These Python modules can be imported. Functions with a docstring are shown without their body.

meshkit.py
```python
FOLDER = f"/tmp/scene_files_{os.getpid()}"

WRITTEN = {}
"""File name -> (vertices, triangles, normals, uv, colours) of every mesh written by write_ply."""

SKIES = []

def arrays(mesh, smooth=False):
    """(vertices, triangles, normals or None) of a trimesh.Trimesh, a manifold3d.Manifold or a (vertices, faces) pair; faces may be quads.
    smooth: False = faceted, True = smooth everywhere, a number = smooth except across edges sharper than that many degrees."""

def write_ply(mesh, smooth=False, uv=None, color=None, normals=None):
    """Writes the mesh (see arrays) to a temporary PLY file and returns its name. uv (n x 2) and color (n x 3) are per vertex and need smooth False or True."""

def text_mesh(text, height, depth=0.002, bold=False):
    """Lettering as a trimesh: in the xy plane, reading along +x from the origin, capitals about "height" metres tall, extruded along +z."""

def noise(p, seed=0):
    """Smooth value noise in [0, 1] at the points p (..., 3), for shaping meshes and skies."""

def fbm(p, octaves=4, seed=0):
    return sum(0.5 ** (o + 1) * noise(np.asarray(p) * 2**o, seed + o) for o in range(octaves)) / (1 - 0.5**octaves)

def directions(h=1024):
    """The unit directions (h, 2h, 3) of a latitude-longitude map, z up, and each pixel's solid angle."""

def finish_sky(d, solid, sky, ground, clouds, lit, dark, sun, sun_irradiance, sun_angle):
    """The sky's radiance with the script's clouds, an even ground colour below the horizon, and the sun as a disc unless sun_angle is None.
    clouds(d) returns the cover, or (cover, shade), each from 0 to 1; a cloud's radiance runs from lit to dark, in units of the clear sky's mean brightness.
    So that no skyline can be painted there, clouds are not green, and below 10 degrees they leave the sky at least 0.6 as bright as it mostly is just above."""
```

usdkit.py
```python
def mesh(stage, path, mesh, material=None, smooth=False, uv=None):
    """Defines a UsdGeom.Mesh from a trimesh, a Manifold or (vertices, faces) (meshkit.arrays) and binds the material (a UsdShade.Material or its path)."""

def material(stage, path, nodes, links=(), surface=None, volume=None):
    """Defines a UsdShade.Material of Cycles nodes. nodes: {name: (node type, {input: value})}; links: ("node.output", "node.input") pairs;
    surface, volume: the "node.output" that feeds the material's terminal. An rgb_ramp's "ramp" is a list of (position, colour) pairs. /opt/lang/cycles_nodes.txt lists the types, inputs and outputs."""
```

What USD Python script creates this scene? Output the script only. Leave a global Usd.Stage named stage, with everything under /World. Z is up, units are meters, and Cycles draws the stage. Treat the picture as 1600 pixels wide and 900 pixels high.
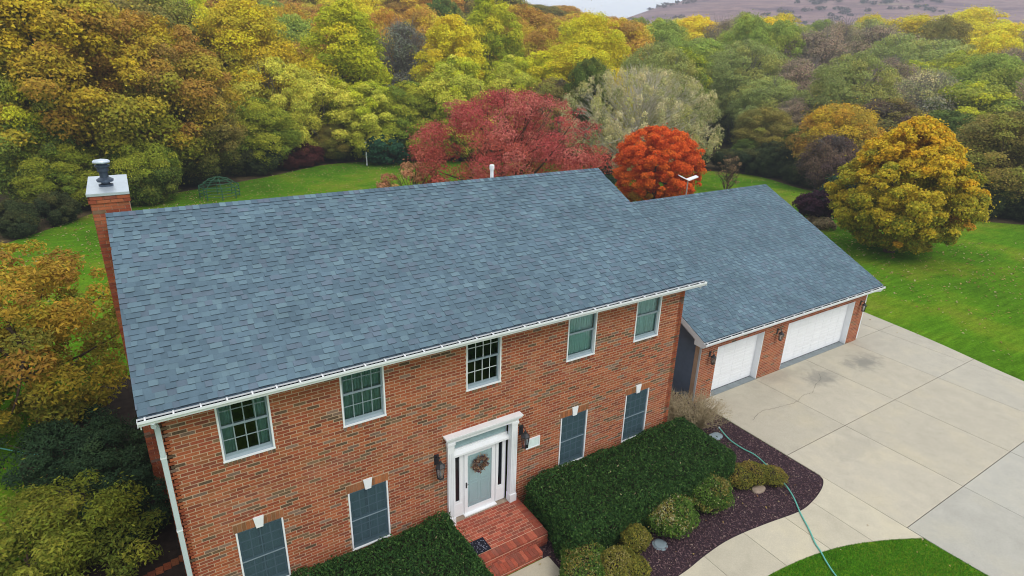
import math
import numpy as np
import trimesh
import usdkit
import meshkit
from shapely.geometry import Polygon, box as sbox, Point
from shapely.ops import unary_union
from pxr import Usd, UsdGeom, UsdLux, UsdShade, Sdf, Gf, Vt

stage = Usd.Stage.CreateInMemory()
UsdGeom.SetStageUpAxis(stage, 'Z')
UsdGeom.SetStageMetersPerUnit(stage, 1.0)
UsdGeom.Xform.Define(stage, '/World')
UsdGeom.Scope.Define(stage, '/World/Looks')

# ------------------------------------------------------------------ camera (a drone, 11.9 m up, 11 m in front of the house)
CAM = np.array([0.475, -11.079, 11.867])
YAW, PITCH, ROLL = 0.573398, 0.370730, 0.027830
EXPOSURE = -0.18
cy, sy, cp, sp = math.cos(YAW), math.sin(YAW), math.cos(PITCH), math.sin(PITCH)
FWD = np.array([sy * cp, cy * cp, -sp])
RGT = np.array([cy, -sy, 0.0])
UPV = np.cross(RGT, FWD)
RGT, UPV = math.cos(ROLL) * RGT + math.sin(ROLL) * UPV, -math.sin(ROLL) * RGT + math.cos(ROLL) * UPV
camera = UsdGeom.Camera.Define(stage, '/World/Camera')
camera.CreateHorizontalApertureAttr(36.0)
camera.CreateVerticalApertureAttr(20.25)
camera.CreateFocalLengthAttr(36.0 * 930.63 / 1600)
camera.CreateClippingRangeAttr(Gf.Vec2f(0.1, 20000))
camera.CreateExposureAttr(EXPOSURE)
M = np.eye(4)
M[0, :3], M[1, :3], M[2, :3], M[3, :3] = RGT, UPV, -FWD, CAM
camera.AddTransformOp().Set(Gf.Matrix4d(*M.ravel().tolist()))

# ------------------------------------------------------------------ sky and veiled sun (overcast autumn day)
SUN_AZ, SUN_EL = math.radians(168.0), math.radians(52.0)      # azimuth from +y towards +x
SUN = np.array([math.sin(SUN_AZ) * math.cos(SUN_EL), math.cos(SUN_AZ) * math.cos(SUN_EL), math.sin(SUN_EL)])
sky_look = usdkit.material(stage, '/World/Looks/overcast_sky', {
    's': ('sky_texture', {'sky_type': 'single_scattering', 'sun_disc': False, 'sun_elevation': SUN_EL, 'sun_rotation': SUN_AZ}),
    't': ('texture_coordinate', {}),
    'n': ('noise_texture', {'scale': 3.0, 'detail': 5.0}),
    'r': ('map_range', {'from_min': 0.3, 'from_max': 0.7, 'to_min': 0.90, 'to_max': 1.0}),
    'm': ('mix_color', {'b': (12.4, 12.8, 13.5), 'use_clamp': False}),
    'b': ('background_shader', {'strength': 0.1})},
    [('t.generated', 'n.vector'), ('n.fac', 'r.value'), ('r.result', 'm.fac'), ('s.color', 'm.a'), ('m.result', 'b.color')], surface='b.background')
sky = UsdLux.DomeLight.Define(stage, '/World/sky')
UsdShade.MaterialBindingAPI.Apply(sky.GetPrim()).Bind(sky_look)
sun = UsdLux.DistantLight.Define(stage, '/World/sun')
sun.CreateNormalizeAttr(True)
sun.CreateIntensityAttr(0.5)
sun.CreateAngleAttr(25.0)
sun.CreateColorAttr(Gf.Vec3f(1.0, 0.95, 0.87))
zz = SUN
xx = np.cross([0, 0, 1.0], zz); xx /= np.linalg.norm(xx)
yy = np.cross(zz, xx)
M = np.eye(4)
M[0, :3], M[1, :3], M[2, :3] = xx, yy, zz
sun.AddTransformOp().Set(Gf.Matrix4d(*M.ravel().tolist()))

# ------------------------------------------------------------------ helpers
names = {}


def uniq(parent, name):
    k = (parent, name)
    n = names.get(k, 0)
    names[k] = n + 1
    return f'{parent}/{name}' + (f'_{n:03d}' if n else '')


def tag(prim, label=None, cat=None, group=None, kind=None):
    for k, v in (('label', label), ('category', cat), ('group', group), ('kind', kind)):
        if v:
            prim.SetCustomDataByKey(k, v)
    return prim


def bind(prim, mat):
    UsdShade.MaterialBindingAPI.Apply(prim).Bind(mat)


def thing(name, label, cat, loc=(0, 0, 0), rot=0.0, scale=None, group=None, ref=None):
    x = UsdGeom.Xform.Define(stage, uniq('/World', name))
    x.AddTranslateOp().Set(Gf.Vec3d(*map(float, loc)))
    if rot or ref:
        x.AddRotateZOp().Set(float(rot))
    if scale is not None:
        x.AddScaleOp().Set(Gf.Vec3f(*map(float, scale)))
    p = x.GetPrim()
    if ref:
        p.GetReferences().AddInternalReference(ref)
        p.SetInstanceable(True)
    tag(p, label, cat, group)
    return str(p.GetPath())


def mesh(parent, name, V, F, mat, tint=None, label=None, kind=None):
    """Defines one Mesh prim. F: (n,3) or (n,4) array, or a list of such arrays; tint: one colour per face."""
    if not isinstance(F, list) or np.ndim(F[0]) == 1:
        F = [np.asarray(F)]
    F = [np.asarray(f, np.int32) for f in F if len(f)]
    path = uniq(parent, name)
    g = UsdGeom.Mesh.Define(stage, path)
    g.CreatePointsAttr(Vt.Vec3fArray.FromNumpy(np.ascontiguousarray(V, np.float32)))
    g.CreateFaceVertexCountsAttr(Vt.IntArray.FromNumpy(np.concatenate([np.full(len(f), f.shape[1], np.int32) for f in F])))
    g.CreateFaceVertexIndicesAttr(Vt.IntArray.FromNumpy(np.concatenate([f.ravel() for f in F])))
    g.CreateSubdivisionSchemeAttr('none')
    if tint is not None:
        t = np.asarray(tint, np.float32).reshape(-1, 3)
        UsdGeom.PrimvarsAPI(g).CreatePrimvar('tint', Sdf.ValueTypeNames.Color3fArray, 'constant' if len(t) == 1 else 'uniform').Set(Vt.Vec3fArray.FromNumpy(t))
    bind(g.GetPrim(), mat)
    tag(g.GetPrim(), label, None, None, kind)
    return path


BOXF = np.array([[0, 3, 2, 1], [4, 5, 6, 7], [0, 1, 5, 4], [1, 2, 6, 5], [2, 3, 7, 6], [3, 0, 4, 7]])


class MB:
    """Collects boxes, tubes and polygons that become ONE mesh."""

    def __init__(self):
        self.V, self.Q, self.T, self.qt, self.tt, self.n = [], [], [], [], [], 0

    def add(self, V, F, tint=(1, 1, 1)):
        F = np.asarray(F)
        (self.Q if F.shape[1] == 4 else self.T).append(F + self.n)
        (self.qt if F.shape[1] == 4 else self.tt).append(np.broadcast_to(np.asarray(tint, float), (len(F), 3)))
        self.V.append(np.asarray(V, float))
        self.n += len(V)
        return self

    def box(self, a, b, tint=(1, 1, 1)):
        (x0, y0, z0), (x1, y1, z1) = np.minimum(a, b), np.maximum(a, b)
        return self.add([(x0, y0, z0), (x1, y0, z0), (x1, y1, z0), (x0, y1, z0), (x0, y0, z1), (x1, y0, z1), (x1, y1, z1), (x0, y1, z1)], BOXF, tint)

    def frame(self, o, U, W, N, a, b, tint=(1, 1, 1)):
        """A box in the frame o + u U + w W + n N."""
        P = np.array([(a[0], a[1], a[2]), (b[0], a[1], a[2]), (b[0], b[1], a[2]), (a[0], b[1], a[2]), (a[0], a[1], b[2]), (b[0], a[1], b[2]), (b[0], b[1], b[2]), (a[0], b[1], b[2])], float)
        return self.add(np.asarray(o) + P @ np.array([U, W, N], float), BOXF, tint)

    def tube(self, pts, r, sides=8, tint=(1, 1, 1), cap=True):
        p = np.asarray(pts, float)
        r = np.broadcast_to(np.asarray(r, float), (len(p),))
        t = np.gradient(p, axis=0)
        t /= np.linalg.norm(t, axis=1, keepdims=True) + 1e-12
        a = np.cross(t, np.where(np.abs(t[:, 2:]) < 0.9, [0, 0, 1.0], [1.0, 0, 0]))
        a /= np.linalg.norm(a, axis=1, keepdims=True) + 1e-12
        b = np.cross(t, a)
        ang = np.arange(sides) * 2 * np.pi / sides
        v = p[:, None] + r[:, None, None] * (np.cos(ang)[None, :, None] * a[:, None] + np.sin(ang)[None, :, None] * b[:, None])
        i, j = np.meshgrid(np.arange(len(p) - 1), np.arange(sides), indexing='ij')
        q = np.stack([i * sides + j, i * sides + (j + 1) % sides, (i + 1) * sides + (j + 1) % sides, (i + 1) * sides + j], -1).reshape(-1, 4)
        V = v.reshape(-1, 3)
        self.add(V, q, tint)
        if cap:
            for k in (0, len(p) - 1):
                ring = v[k]
                self.add(np.vstack([ring, p[k]]), [(j, (j + 1) % sides, sides) for j in range(sides)], tint)
        return self

    def tm(self, m, tint=(1, 1, 1)):
        return self.add(m.vertices, m.faces, tint)

    def lathe(self, prof, o=(0, 0, 0), sides=16, tint=(1, 1, 1)):
        """prof: (radius, z) pairs."""
        ang = np.arange(sides) * 2 * np.pi / sides
        V = np.array([(r * math.cos(t), r * math.sin(t), z) for r, z in prof for t in ang]) + np.asarray(o)
        q = [(i * sides + j, i * sides + (j + 1) % sides, (i + 1) * sides + (j + 1) % sides, (i + 1) * sides + j) for i in range(len(prof) - 1) for j in range(sides)]
        return self.add(V, q, tint)

    def build(self, parent, name, mat, label=None, kind=None, tint=False):
        F, T = [], []
        if self.Q:
            F.append(np.concatenate(self.Q)); T.append(np.concatenate(self.qt))
        if self.T:
            F.append(np.concatenate(self.T)); T.append(np.concatenate(self.tt))
        return mesh(parent, name, np.concatenate(self.V), F, mat, np.concatenate(T) if tint else None, label, kind)


def extrude(poly, z0, z1):
    ps = getattr(poly, 'geoms', [poly])
    m = trimesh.util.concatenate([trimesh.creation.extrude_polygon(p, z1 - z0, engine='earcut') for p in ps if p.area > 1e-6])
    m.apply_translation([0, 0, z0])
    return m


def smooth_line(pts, n=8, closed=False):
    """Catmull-Rom through the points."""
    p = np.asarray(pts, float)
    if closed:
        p = np.vstack([p[-1], p, p[0], p[1]])
    else:
        p = np.vstack([2 * p[0] - p[1], p, 2 * p[-1] - p[-2]])
    out = []
    for i in range(1, len(p) - 2):
        for t in np.arange(n) / n:
            a, b, c, d = p[i - 1], p[i], p[i + 1], p[i + 2]
            out.append(0.5 * (2 * b + (c - a) * t + (2 * a - 5 * b + 4 * c - d) * t * t + (3 * b - a - 3 * c + d) * t ** 3))
    if not closed:
        out.append(p[-2])
    return np.array(out)


# ------------------------------------------------------------------ materials
def mat(name, nodes, links, surface='p.BSDF'):
    return usdkit.material(stage, f'/World/Looks/{name}', nodes, links, surface=surface)


def plain(name, col, rough=0.6, spec=0.3, var=0.12, scale=6.0, bump=0.0, bscale=60.0, metallic=0.0):
    """A base colour with soft uneven tone and fine relief."""
    nodes = {'g': ('geometry', {}), 'n': ('noise_texture', {'scale': scale, 'detail': 6.0, 'roughness': 0.65}),
             'r': ('map_range', {'from_min': 0.25, 'from_max': 0.75, 'to_min': 1 - var, 'to_max': 1 + var}),
             'c': ('mix_color', {'blend_type': 'multiply', 'fac': 1.0, 'a': col, 'use_clamp': False}),
             'p': ('principled_bsdf', {'roughness': rough, 'specular_ior_level': spec, 'metallic': metallic})}
    links = [('g.position', 'n.vector'), ('n.fac', 'r.value'), ('r.result', 'c.b'), ('c.result', 'p.base_color')]
    if bump:
        nodes['bn'] = ('noise_texture', {'scale': bscale, 'detail': 4.0})
        nodes['b'] = ('bump', {'strength': bump, 'distance': 0.02})
        links += [('g.position', 'bn.vector'), ('bn.fac', 'b.height'), ('b.normal', 'p.normal')]
    return mat(name, nodes, links)


def tinted(name, rough=0.85, spec=0.2, var=0.2, scale=25.0, bump=0.3, bscale=120.0):
    """Colour from the mesh's own tint, with grain."""
    return mat(name, {'a': ('attribute', {'attribute': 'tint'}), 'g': ('geometry', {}),
                      'n': ('noise_texture', {'scale': scale, 'detail': 5.0, 'roughness': 0.7}),
                      'r': ('map_range', {'from_min': 0.25, 'from_max': 0.75, 'to_min': 1 - var, 'to_max': 1 + var}),
                      'c': ('mix_color', {'blend_type': 'multiply', 'fac': 1.0, 'use_clamp': False}),
                      'bn': ('noise_texture', {'scale': bscale, 'detail': 3.0}), 'b': ('bump', {'strength': bump, 'distance': 0.01}),
                      'p': ('principled_bsdf', {'roughness': rough, 'specular_ior_level': spec})},
               [('g.position', 'n.vector'), ('n.fac', 'r.value'), ('a.color', 'c.a'), ('r.result', 'c.b'), ('c.result', 'p.base_color'),
                ('g.position', 'bn.vector'), ('bn.fac', 'b.height'), ('b.normal', 'p.normal')])


def leafy(name, trans=0.22, hue=0.006, val=0.15):
    """Leaves: tint from the mesh, a little different on every tree, light shining through."""
    return mat(name, {'a': ('attribute', {'attribute': 'tint'}), 'o': ('object_info', {}),
                      'rh': ('map_range', {'to_min': 0.5 - hue, 'to_max': 0.5 + hue}), 'w': ('white_noise_texture', {'dimensions': '1D'}),
                      'rv': ('map_range', {'to_min': 1 - val, 'to_max': 1 + val}),
                      'h': ('hsv', {}), 'p': ('principled_bsdf', {'roughness': 0.75, 'specular_ior_level': 0.15}),
                      't': ('translucent_bsdf', {}), 'm': ('mix_closure', {'fac': trans})},
               [('o.random', 'rh.value'), ('rh.result', 'h.hue'), ('o.random', 'w.w'), ('w.value', 'rv.value'), ('rv.result', 'h.value'), ('a.color', 'h.color'),
                ('h.color', 'p.base_color'), ('h.color', 't.color'), ('p.BSDF', 'm.closure1'), ('t.BSDF', 'm.closure2')], surface='m.closure')


BRICK = mat('brick', {'a': ('attribute', {'attribute': 'tint'}), 'g': ('geometry', {}),
                      'n': ('noise_texture', {'scale': 22.0, 'detail': 5.0, 'roughness': 0.7}), 'r': ('map_range', {'from_min': 0.25, 'from_max': 0.75, 'to_min': 0.78, 'to_max': 1.22}),
                      'c': ('mix_color', {'blend_type': 'multiply', 'fac': 1.0, 'use_clamp': False}),
                      'n2': ('noise_texture', {'scale': 0.8, 'detail': 7.0, 'roughness': 0.7}), 'r2': ('map_range', {'from_min': 0.52, 'from_max': 0.75, 'to_min': 0.0, 'to_max': 0.16, 'clamp': True}),
                      'w': ('mix_color', {'b': (0.50, 0.40, 0.33)}),
                      'bn': ('noise_texture', {'scale': 90.0, 'detail': 3.0}), 'b': ('bump', {'strength': 0.4, 'distance': 0.01}),
                      'p': ('principled_bsdf', {'roughness': 0.88, 'specular_ior_level': 0.18})},
            [('g.position', 'n.vector'), ('n.fac', 'r.value'), ('a.color', 'c.a'), ('r.result', 'c.b'), ('g.position', 'n2.vector'), ('n2.fac', 'r2.value'), ('c.result', 'w.a'), ('r2.result', 'w.fac'), ('w.result', 'p.base_color'),
             ('g.position', 'bn.vector'), ('bn.fac', 'b.height'), ('b.normal', 'p.normal')])
SHINGLE = tinted('shingle', 0.95, 0.10, 0.16, 1.1, 0.5, 300.0)
CHIP = tinted('mulch_chip', 0.9, 0.1, 0.3, 30.0, 0.3)
SLAB = tinted('slab', 0.85, 0.25, 0.1, 3.0, 0.15, 80.0)
MORTAR = plain('mortar', (0.50, 0.355, 0.24), 0.95, 0.1, 0.15, 5.0, 0.3, 150.0)
WHITE = plain('white_paint', (0.80, 0.82, 0.84), 0.45, 0.4, 0.03, 3.0)
VINYL = plain('white_vinyl', (0.74, 0.78, 0.80), 0.4, 0.45, 0.04, 3.0)
SASH = plain('grey_sash', (0.24, 0.31, 0.35), 0.5, 0.4, 0.05, 4.0)
MUNTIN = plain('muntin_white', (0.50, 0.55, 0.57), 0.5, 0.4, 0.05, 4.0)
DOOR = plain('pale_blue_door', (0.80, 0.97, 0.99), 0.4, 0.4, 0.03, 3.0)
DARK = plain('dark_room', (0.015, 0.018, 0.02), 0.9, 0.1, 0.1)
CURTAIN = plain('teal_curtain', (0.20, 0.34, 0.31), 0.9, 0.1, 0.15, 8.0)
CURTAIN2 = plain('pale_curtain', (0.50, 0.70, 0.66), 0.9, 0.1, 0.12, 8.0)
BLACK = plain('black_metal', (0.018, 0.018, 0.022), 0.45, 0.5, 0.1)
STEEL = plain('dull_steel', (0.60, 0.68, 0.74), 0.35, 0.5, 0.1, 3.0, metallic=0.6)
FLUE = plain('dark_flue', (0.05, 0.07, 0.10), 0.4, 0.5, 0.2, 5.0, metallic=0.5)
NAVY = plain('navy_siding', (0.125, 0.175, 0.245), 0.6, 0.3, 0.12, 4.0)
BARK = plain('bark', (0.09, 0.065, 0.045), 0.95, 0.1, 0.35, 5.0, 0.5, 20.0)
PALEBARK = plain('pale_bark', (0.25, 0.23, 0.20), 0.95, 0.1, 0.3, 5.0)
PALETWIG = plain('pale_twig', (0.50, 0.46, 0.36), 0.95, 0.1, 0.3)
HOSE = plain('green_hose', (0.12, 0.42, 0.34), 0.5, 0.4, 0.1, 5.0)
IRON = plain('green_iron', (0.03, 0.10, 0.055), 0.6, 0.3, 0.2)
STONE = plain('stone', (0.30, 0.235, 0.18), 0.9, 0.2, 0.25, 8.0, 0.5, 30.0)
LID = plain('grey_lid', (0.22, 0.28, 0.31), 0.7, 0.3, 0.1)
DIRT = plain('dark_soil', (0.035, 0.026, 0.022), 0.95, 0.1, 0.4, 4.0, 0.6, 20.0)
MULCHBASE = plain('mulch_base', (0.045, 0.028, 0.036), 0.95, 0.1, 0.4, 9.0, 0.8, 25.0)
JOINT = plain('joint_filler', (0.10, 0.095, 0.085), 0.95, 0.1, 0.2)
STRAW = plain('straw', (0.33, 0.27, 0.16), 0.9, 0.1, 0.3)
SOLDIER = tinted('lintel_brick', 0.8, 0.2, 0.15, 12.0, 0.2)
LEAF = leafy('leaf')
YEW = leafy('yew', 0.15, 0.005, 0.03)
SHRUB = leafy('shrub_leaf', 0.25, 0.002, 0.03)
TWIG = leafy('twig', 0.0, 0.01, 0.15)
GRASSB = leafy('grass_blade', 0.35, 0.01, 0.1)
CLEARGLASS = mat('storm_glass', {'f': ('fresnel', {'IOR': 1.45}), 't': ('transparent_bsdf', {'color': (0.96, 0.98, 0.98)}), 'g': ('glossy_bsdf', {'roughness': 0.03}), 'm': ('mix_closure', {})},
                 [('f.fac', 'm.fac'), ('t.BSDF', 'm.closure1'), ('g.BSDF', 'm.closure2')], surface='m.closure')
GLASS = mat('window_glass', {'f': ('fresnel', {'IOR': 1.5}), 't': ('transparent_bsdf', {'color': (0.82, 0.90, 0.90)}), 'g': ('glossy_bsdf', {'roughness': 0.03, 'color': (0.9, 0.95, 1.0)}), 'm': ('mix_closure', {})},
            [('f.fac', 'm.fac'), ('t.BSDF', 'm.closure1'), ('g.BSDF', 'm.closure2')], surface='m.closure')
SCREEN = mat('insect_screen', {'t': ('transparent_bsdf', {'color': (0.8, 0.85, 0.9)}), 'd': ('diffuse_bsdf', {'color': (0.055, 0.092, 0.108)}), 'm': ('mix_closure', {'fac': 0.6})},
             [('t.BSDF', 'm.closure1'), ('d.BSDF', 'm.closure2')], surface='m.closure')
CLEAR = mat('lantern_glass', {'t': ('transparent_bsdf', {'color': (0.7, 0.75, 0.8)}), 'g': ('glossy_bsdf', {'roughness': 0.1}), 'm': ('mix_closure', {'fac': 0.3})},
            [('t.BSDF', 'm.closure1'), ('g.BSDF', 'm.closure2')], surface='m.closure')
LAWN = mat('lawn', {'g': ('geometry', {}),
                    'n1': ('noise_texture', {'scale': 0.16, 'detail': 4.0, 'roughness': 0.6}), 'n2': ('noise_texture', {'scale': 7.0, 'detail': 6.0, 'roughness': 0.8}),
                    'n3': ('noise_texture', {'scale': 1.6, 'detail': 5.0, 'roughness': 0.7}),
                    'mp': ('mapping', {'rotation': (0, 0, 0.35), 'scale': (0.35, 2.2, 1.0)}),
                    'r1': ('rgb_ramp', {'ramp': [(0.30, (0.058, 0.140, 0.008)), (0.48, (0.080, 0.190, 0.009)), (0.60, (0.135, 0.21, 0.014)), (0.72, (0.17, 0.19, 0.03))]}),
                    'r2': ('map_range', {'from_min': 0.25, 'from_max': 0.75, 'to_min': 0.55, 'to_max': 1.4}),
                    'r3': ('map_range', {'from_min': 0.3, 'from_max': 0.7, 'to_min': 0.72, 'to_max': 1.28}),
                    'm1': ('mix_color', {'blend_type': 'multiply', 'fac': 1.0, 'use_clamp': False}), 'm2': ('mix_color', {'blend_type': 'multiply', 'fac': 1.0, 'use_clamp': False}),
                    'b': ('bump', {'strength': 0.7, 'distance': 0.05}), 'p': ('principled_bsdf', {'roughness': 1.0, 'specular_ior_level': 0.0})},
           [('g.position', 'n1.vector'), ('g.position', 'n2.vector'), ('g.position', 'mp.vector'), ('mp.vector', 'n3.vector'), ('n1.fac', 'r1.fac'), ('n2.fac', 'r2.value'), ('n3.fac', 'r3.value'),
            ('r1.color', 'm1.a'), ('r2.result', 'm1.b'), ('m1.result', 'm2.a'), ('r3.result', 'm2.b'), ('m2.result', 'p.base_color'), ('n2.fac', 'b.height'), ('b.normal', 'p.normal')])
TERRAIN = mat('wild_ground', {'g': ('geometry', {}), 's': ('separate_xyz', {}),
                              'n1': ('noise_texture', {'scale': 0.5, 'detail': 8.0, 'roughness': 0.7}), 'n2': ('noise_texture', {'scale': 1.0, 'detail': 8.0, 'roughness': 0.68, 'distortion': 0.6}),
                              'mp': ('mapping', {'scale': (0.010, 0.010, 0.16)}),
                              'r1': ('rgb_ramp', {'ramp': [(0.3, (0.035, 0.028, 0.015)), (0.5, (0.085, 0.065, 0.035)), (0.7, (0.16, 0.115, 0.055))]}),
                              'r2': ('rgb_ramp', {'ramp': [(0.30, (0.05, 0.028, 0.042)), (0.43, (0.16, 0.095, 0.105)), (0.52, (0.26, 0.165, 0.15)), (0.58, (0.13, 0.07, 0.08)), (0.70, (0.34, 0.27, 0.19))]}),
                              'h': ('map_range', {'from_min': 32.0, 'from_max': 44.0, 'to_min': 0.0, 'to_max': 1.0, 'clamp': True}), 'm': ('mix_color', {}),
                              'p': ('principled_bsdf', {'roughness': 0.95, 'specular_ior_level': 0.05})},
              [('g.position', 'n1.vector'), ('g.position', 'mp.vector'), ('mp.vector', 'n2.vector'), ('g.position', 's.vector'), ('s.z', 'h.value'), ('n1.fac', 'r1.fac'), ('n2.fac', 'r2.fac'),
               ('r1.color', 'm.a'), ('r2.color', 'm.b'), ('h.result', 'm.fac'), ('m.result', 'p.base_color')])


def concrete(name, col, stains):
    """Cast concrete: blotches, fine grain, and oily stains at the given places (x, y, rx, ry)."""
    nodes = {'g': ('geometry', {}), 'n1': ('noise_texture', {'scale': 0.55, 'detail': 6.0, 'roughness': 0.62}), 'n2': ('noise_texture', {'scale': 30.0, 'detail': 4.0, 'roughness': 0.7}),
             'n3': ('noise_texture', {'scale': 2.2, 'detail': 6.0, 'roughness': 0.7, 'distortion': 0.5}),
             'r1': ('rgb_ramp', {'ramp': [(0.28, tuple(0.93 * c for c in col)), (0.5, col), (0.72, (col[0] * 1.06, col[1] * 1.04, col[2] * 0.97))]}),
             'r2': ('map_range', {'from_min': 0.25, 'from_max': 0.75, 'to_min': 0.90, 'to_max': 1.10}),
             'r3': ('map_range', {'from_min': 0.3, 'from_max': 0.7, 'to_min': 0.94, 'to_max': 1.06}),
             'a': ('attribute', {'attribute': 'tint'}),
             'm0': ('mix_color', {'blend_type': 'multiply', 'fac': 1.0, 'use_clamp': False}), 'm1': ('mix_color', {'blend_type': 'multiply', 'fac': 1.0, 'use_clamp': False}), 'm2': ('mix_color', {'blend_type': 'multiply', 'fac': 1.0, 'use_clamp': False}),
             'b': ('bump', {'strength': 0.2, 'distance': 0.01}), 'p': ('principled_bsdf', {'roughness': 0.85, 'specular_ior_level': 0.25})}
    links = [('g.position', 'n1.vector'), ('g.position', 'n2.vector'), ('g.position', 'n3.vector'), ('n1.fac', 'r1.fac'), ('n2.fac', 'r2.value'), ('n3.fac', 'r3.value'),
             ('r1.color', 'm0.a'), ('a.color', 'm0.b'), ('m0.result', 'm1.a'), ('r2.result', 'm1.b'), ('m1.result', 'm2.a'), ('r3.result', 'm2.b'), ('n2.fac', 'b.height'), ('b.normal', 'p.normal')]
    last = 'm2.result'
    for i, (x, y, rx, ry, depth) in enumerate(stains):
        nodes[f's{i}'] = ('mapping', {'mapping_type': 'point', 'location': (-x / rx, -y / ry, 0), 'scale': (1 / rx, 1 / ry, 0.0)})
        nodes[f'd{i}'] = ('vector_math', {'math_type': 'length'})
        nodes[f'j{i}'] = ('math', {'math_type': 'multiply_add', 'value2': 1.5, 'value3': -0.75})
        nodes[f'k{i}'] = ('math', {'math_type': 'add'})
        nodes[f'f{i}'] = ('map_range', {'range_type': 'smoothstep', 'from_min': 0.1, 'from_max': 1.1, 'to_min': depth, 'to_max': 0.0, 'clamp': True})
        nodes[f'x{i}'] = ('mix_color', {'b': (0.14, 0.145, 0.14)})
        links += [('g.position', f's{i}.vector'), (f's{i}.vector', f'd{i}.vector1'), ('n3.fac', f'j{i}.value1'), (f'd{i}.value', f'k{i}.value1'), (f'j{i}.value', f'k{i}.value2'),
                  (f'k{i}.value', f'f{i}.value'), (f'f{i}.result', f'x{i}.fac'), (last, f'x{i}.a')]
        last = f'x{i}.result'
    links.append((last, 'p.base_color'))
    return mat(name, nodes, links)


CONCRETE = concrete('driveway_concrete', (0.445, 0.408, 0.325), [(25.6, -0.1, 1.3, 0.75, 0.6), (22.7, 0.0, 1.1, 0.7, 0.55), (21.8, 0.9, 2.6, 0.5, 0.2), (19.2, -3.3, 1.6, 0.9, 0.12)])
APRON = plain('dark_apron', (0.20, 0.23, 0.24), 0.8, 0.25, 0.2, 3.0)

# ------------------------------------------------------------------ ground, lawn, drive, walk, beds
def smoothstep(t):
    t = np.clip(t, 0, 1)
    return t * t * (3 - 2 * t)


def terrain(x, y):
    """Ground height: flat round the house, a wooded rise at the back left, a long grassy hill far away on the right."""
    x, y = np.asarray(x, float), np.asarray(y, float)
    dx, dy = x - CAM[0], y - CAM[1]
    D, L = dx * sy + dy * cy, dx * cy - dy * sy
    left = 24 * smoothstep((D - 80) / 130) * smoothstep((40 - L) / 52)
    rise = 4 * smoothstep((D - 95) / 110)
    r = L / np.maximum(D, 60)
    far = np.interp(r, [-0.6, -0.1, 0.12, 0.215, 0.32, 0.45, 0.7, 1.2], [20, 26, 46, 70, 90, 98, 104, 92])
    p = np.stack([x * 0.006, y * 0.006, np.zeros_like(x)], -1)
    bumps = (meshkit.fbm(p, 4, 5) - 0.5) * 12 * smoothstep((D - 350) / 300)
    return left + rise + far * smoothstep((D - 330) / 480) + bumps - 0.06


LAWN_EDGE = [(-24, -40), (-22, 0), (-14, 22), (-8.5, 34), (-4.2, 40.3), (-0.2, 46.0), (4.7, 48.6), (12.1, 52.4), (18.4, 56.6), (23.2, 57.0), (28, 56), (36, 52), (44, 47), (51, 41), (57.3, 35.5), (60, 31), (58.4, 25.2), (57.5, 21), (54, 17.5), (56, 13), (60.5, 8.2), (65, 2), (68, -10), (64, -40)]
poly_lawn = Polygon(smooth_line(LAWN_EDGE, 6)[:, :2])
th = np.radians(np.concatenate([np.linspace(-64, 64, 129), np.linspace(70, 290, 40)]))
rr = np.concatenate([[0.0], np.geomspace(4, 60, 16), np.linspace(66, 260, 50), np.geomspace(270, 2600, 60)])
Rg, Tg = np.meshgrid(rr, th, indexing='ij')
X, Y = CAM[0] + Rg * np.sin(Tg + YAW), CAM[1] + Rg * np.cos(Tg + YAW)
front = (np.cos(Tg) > 0.2)
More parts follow.
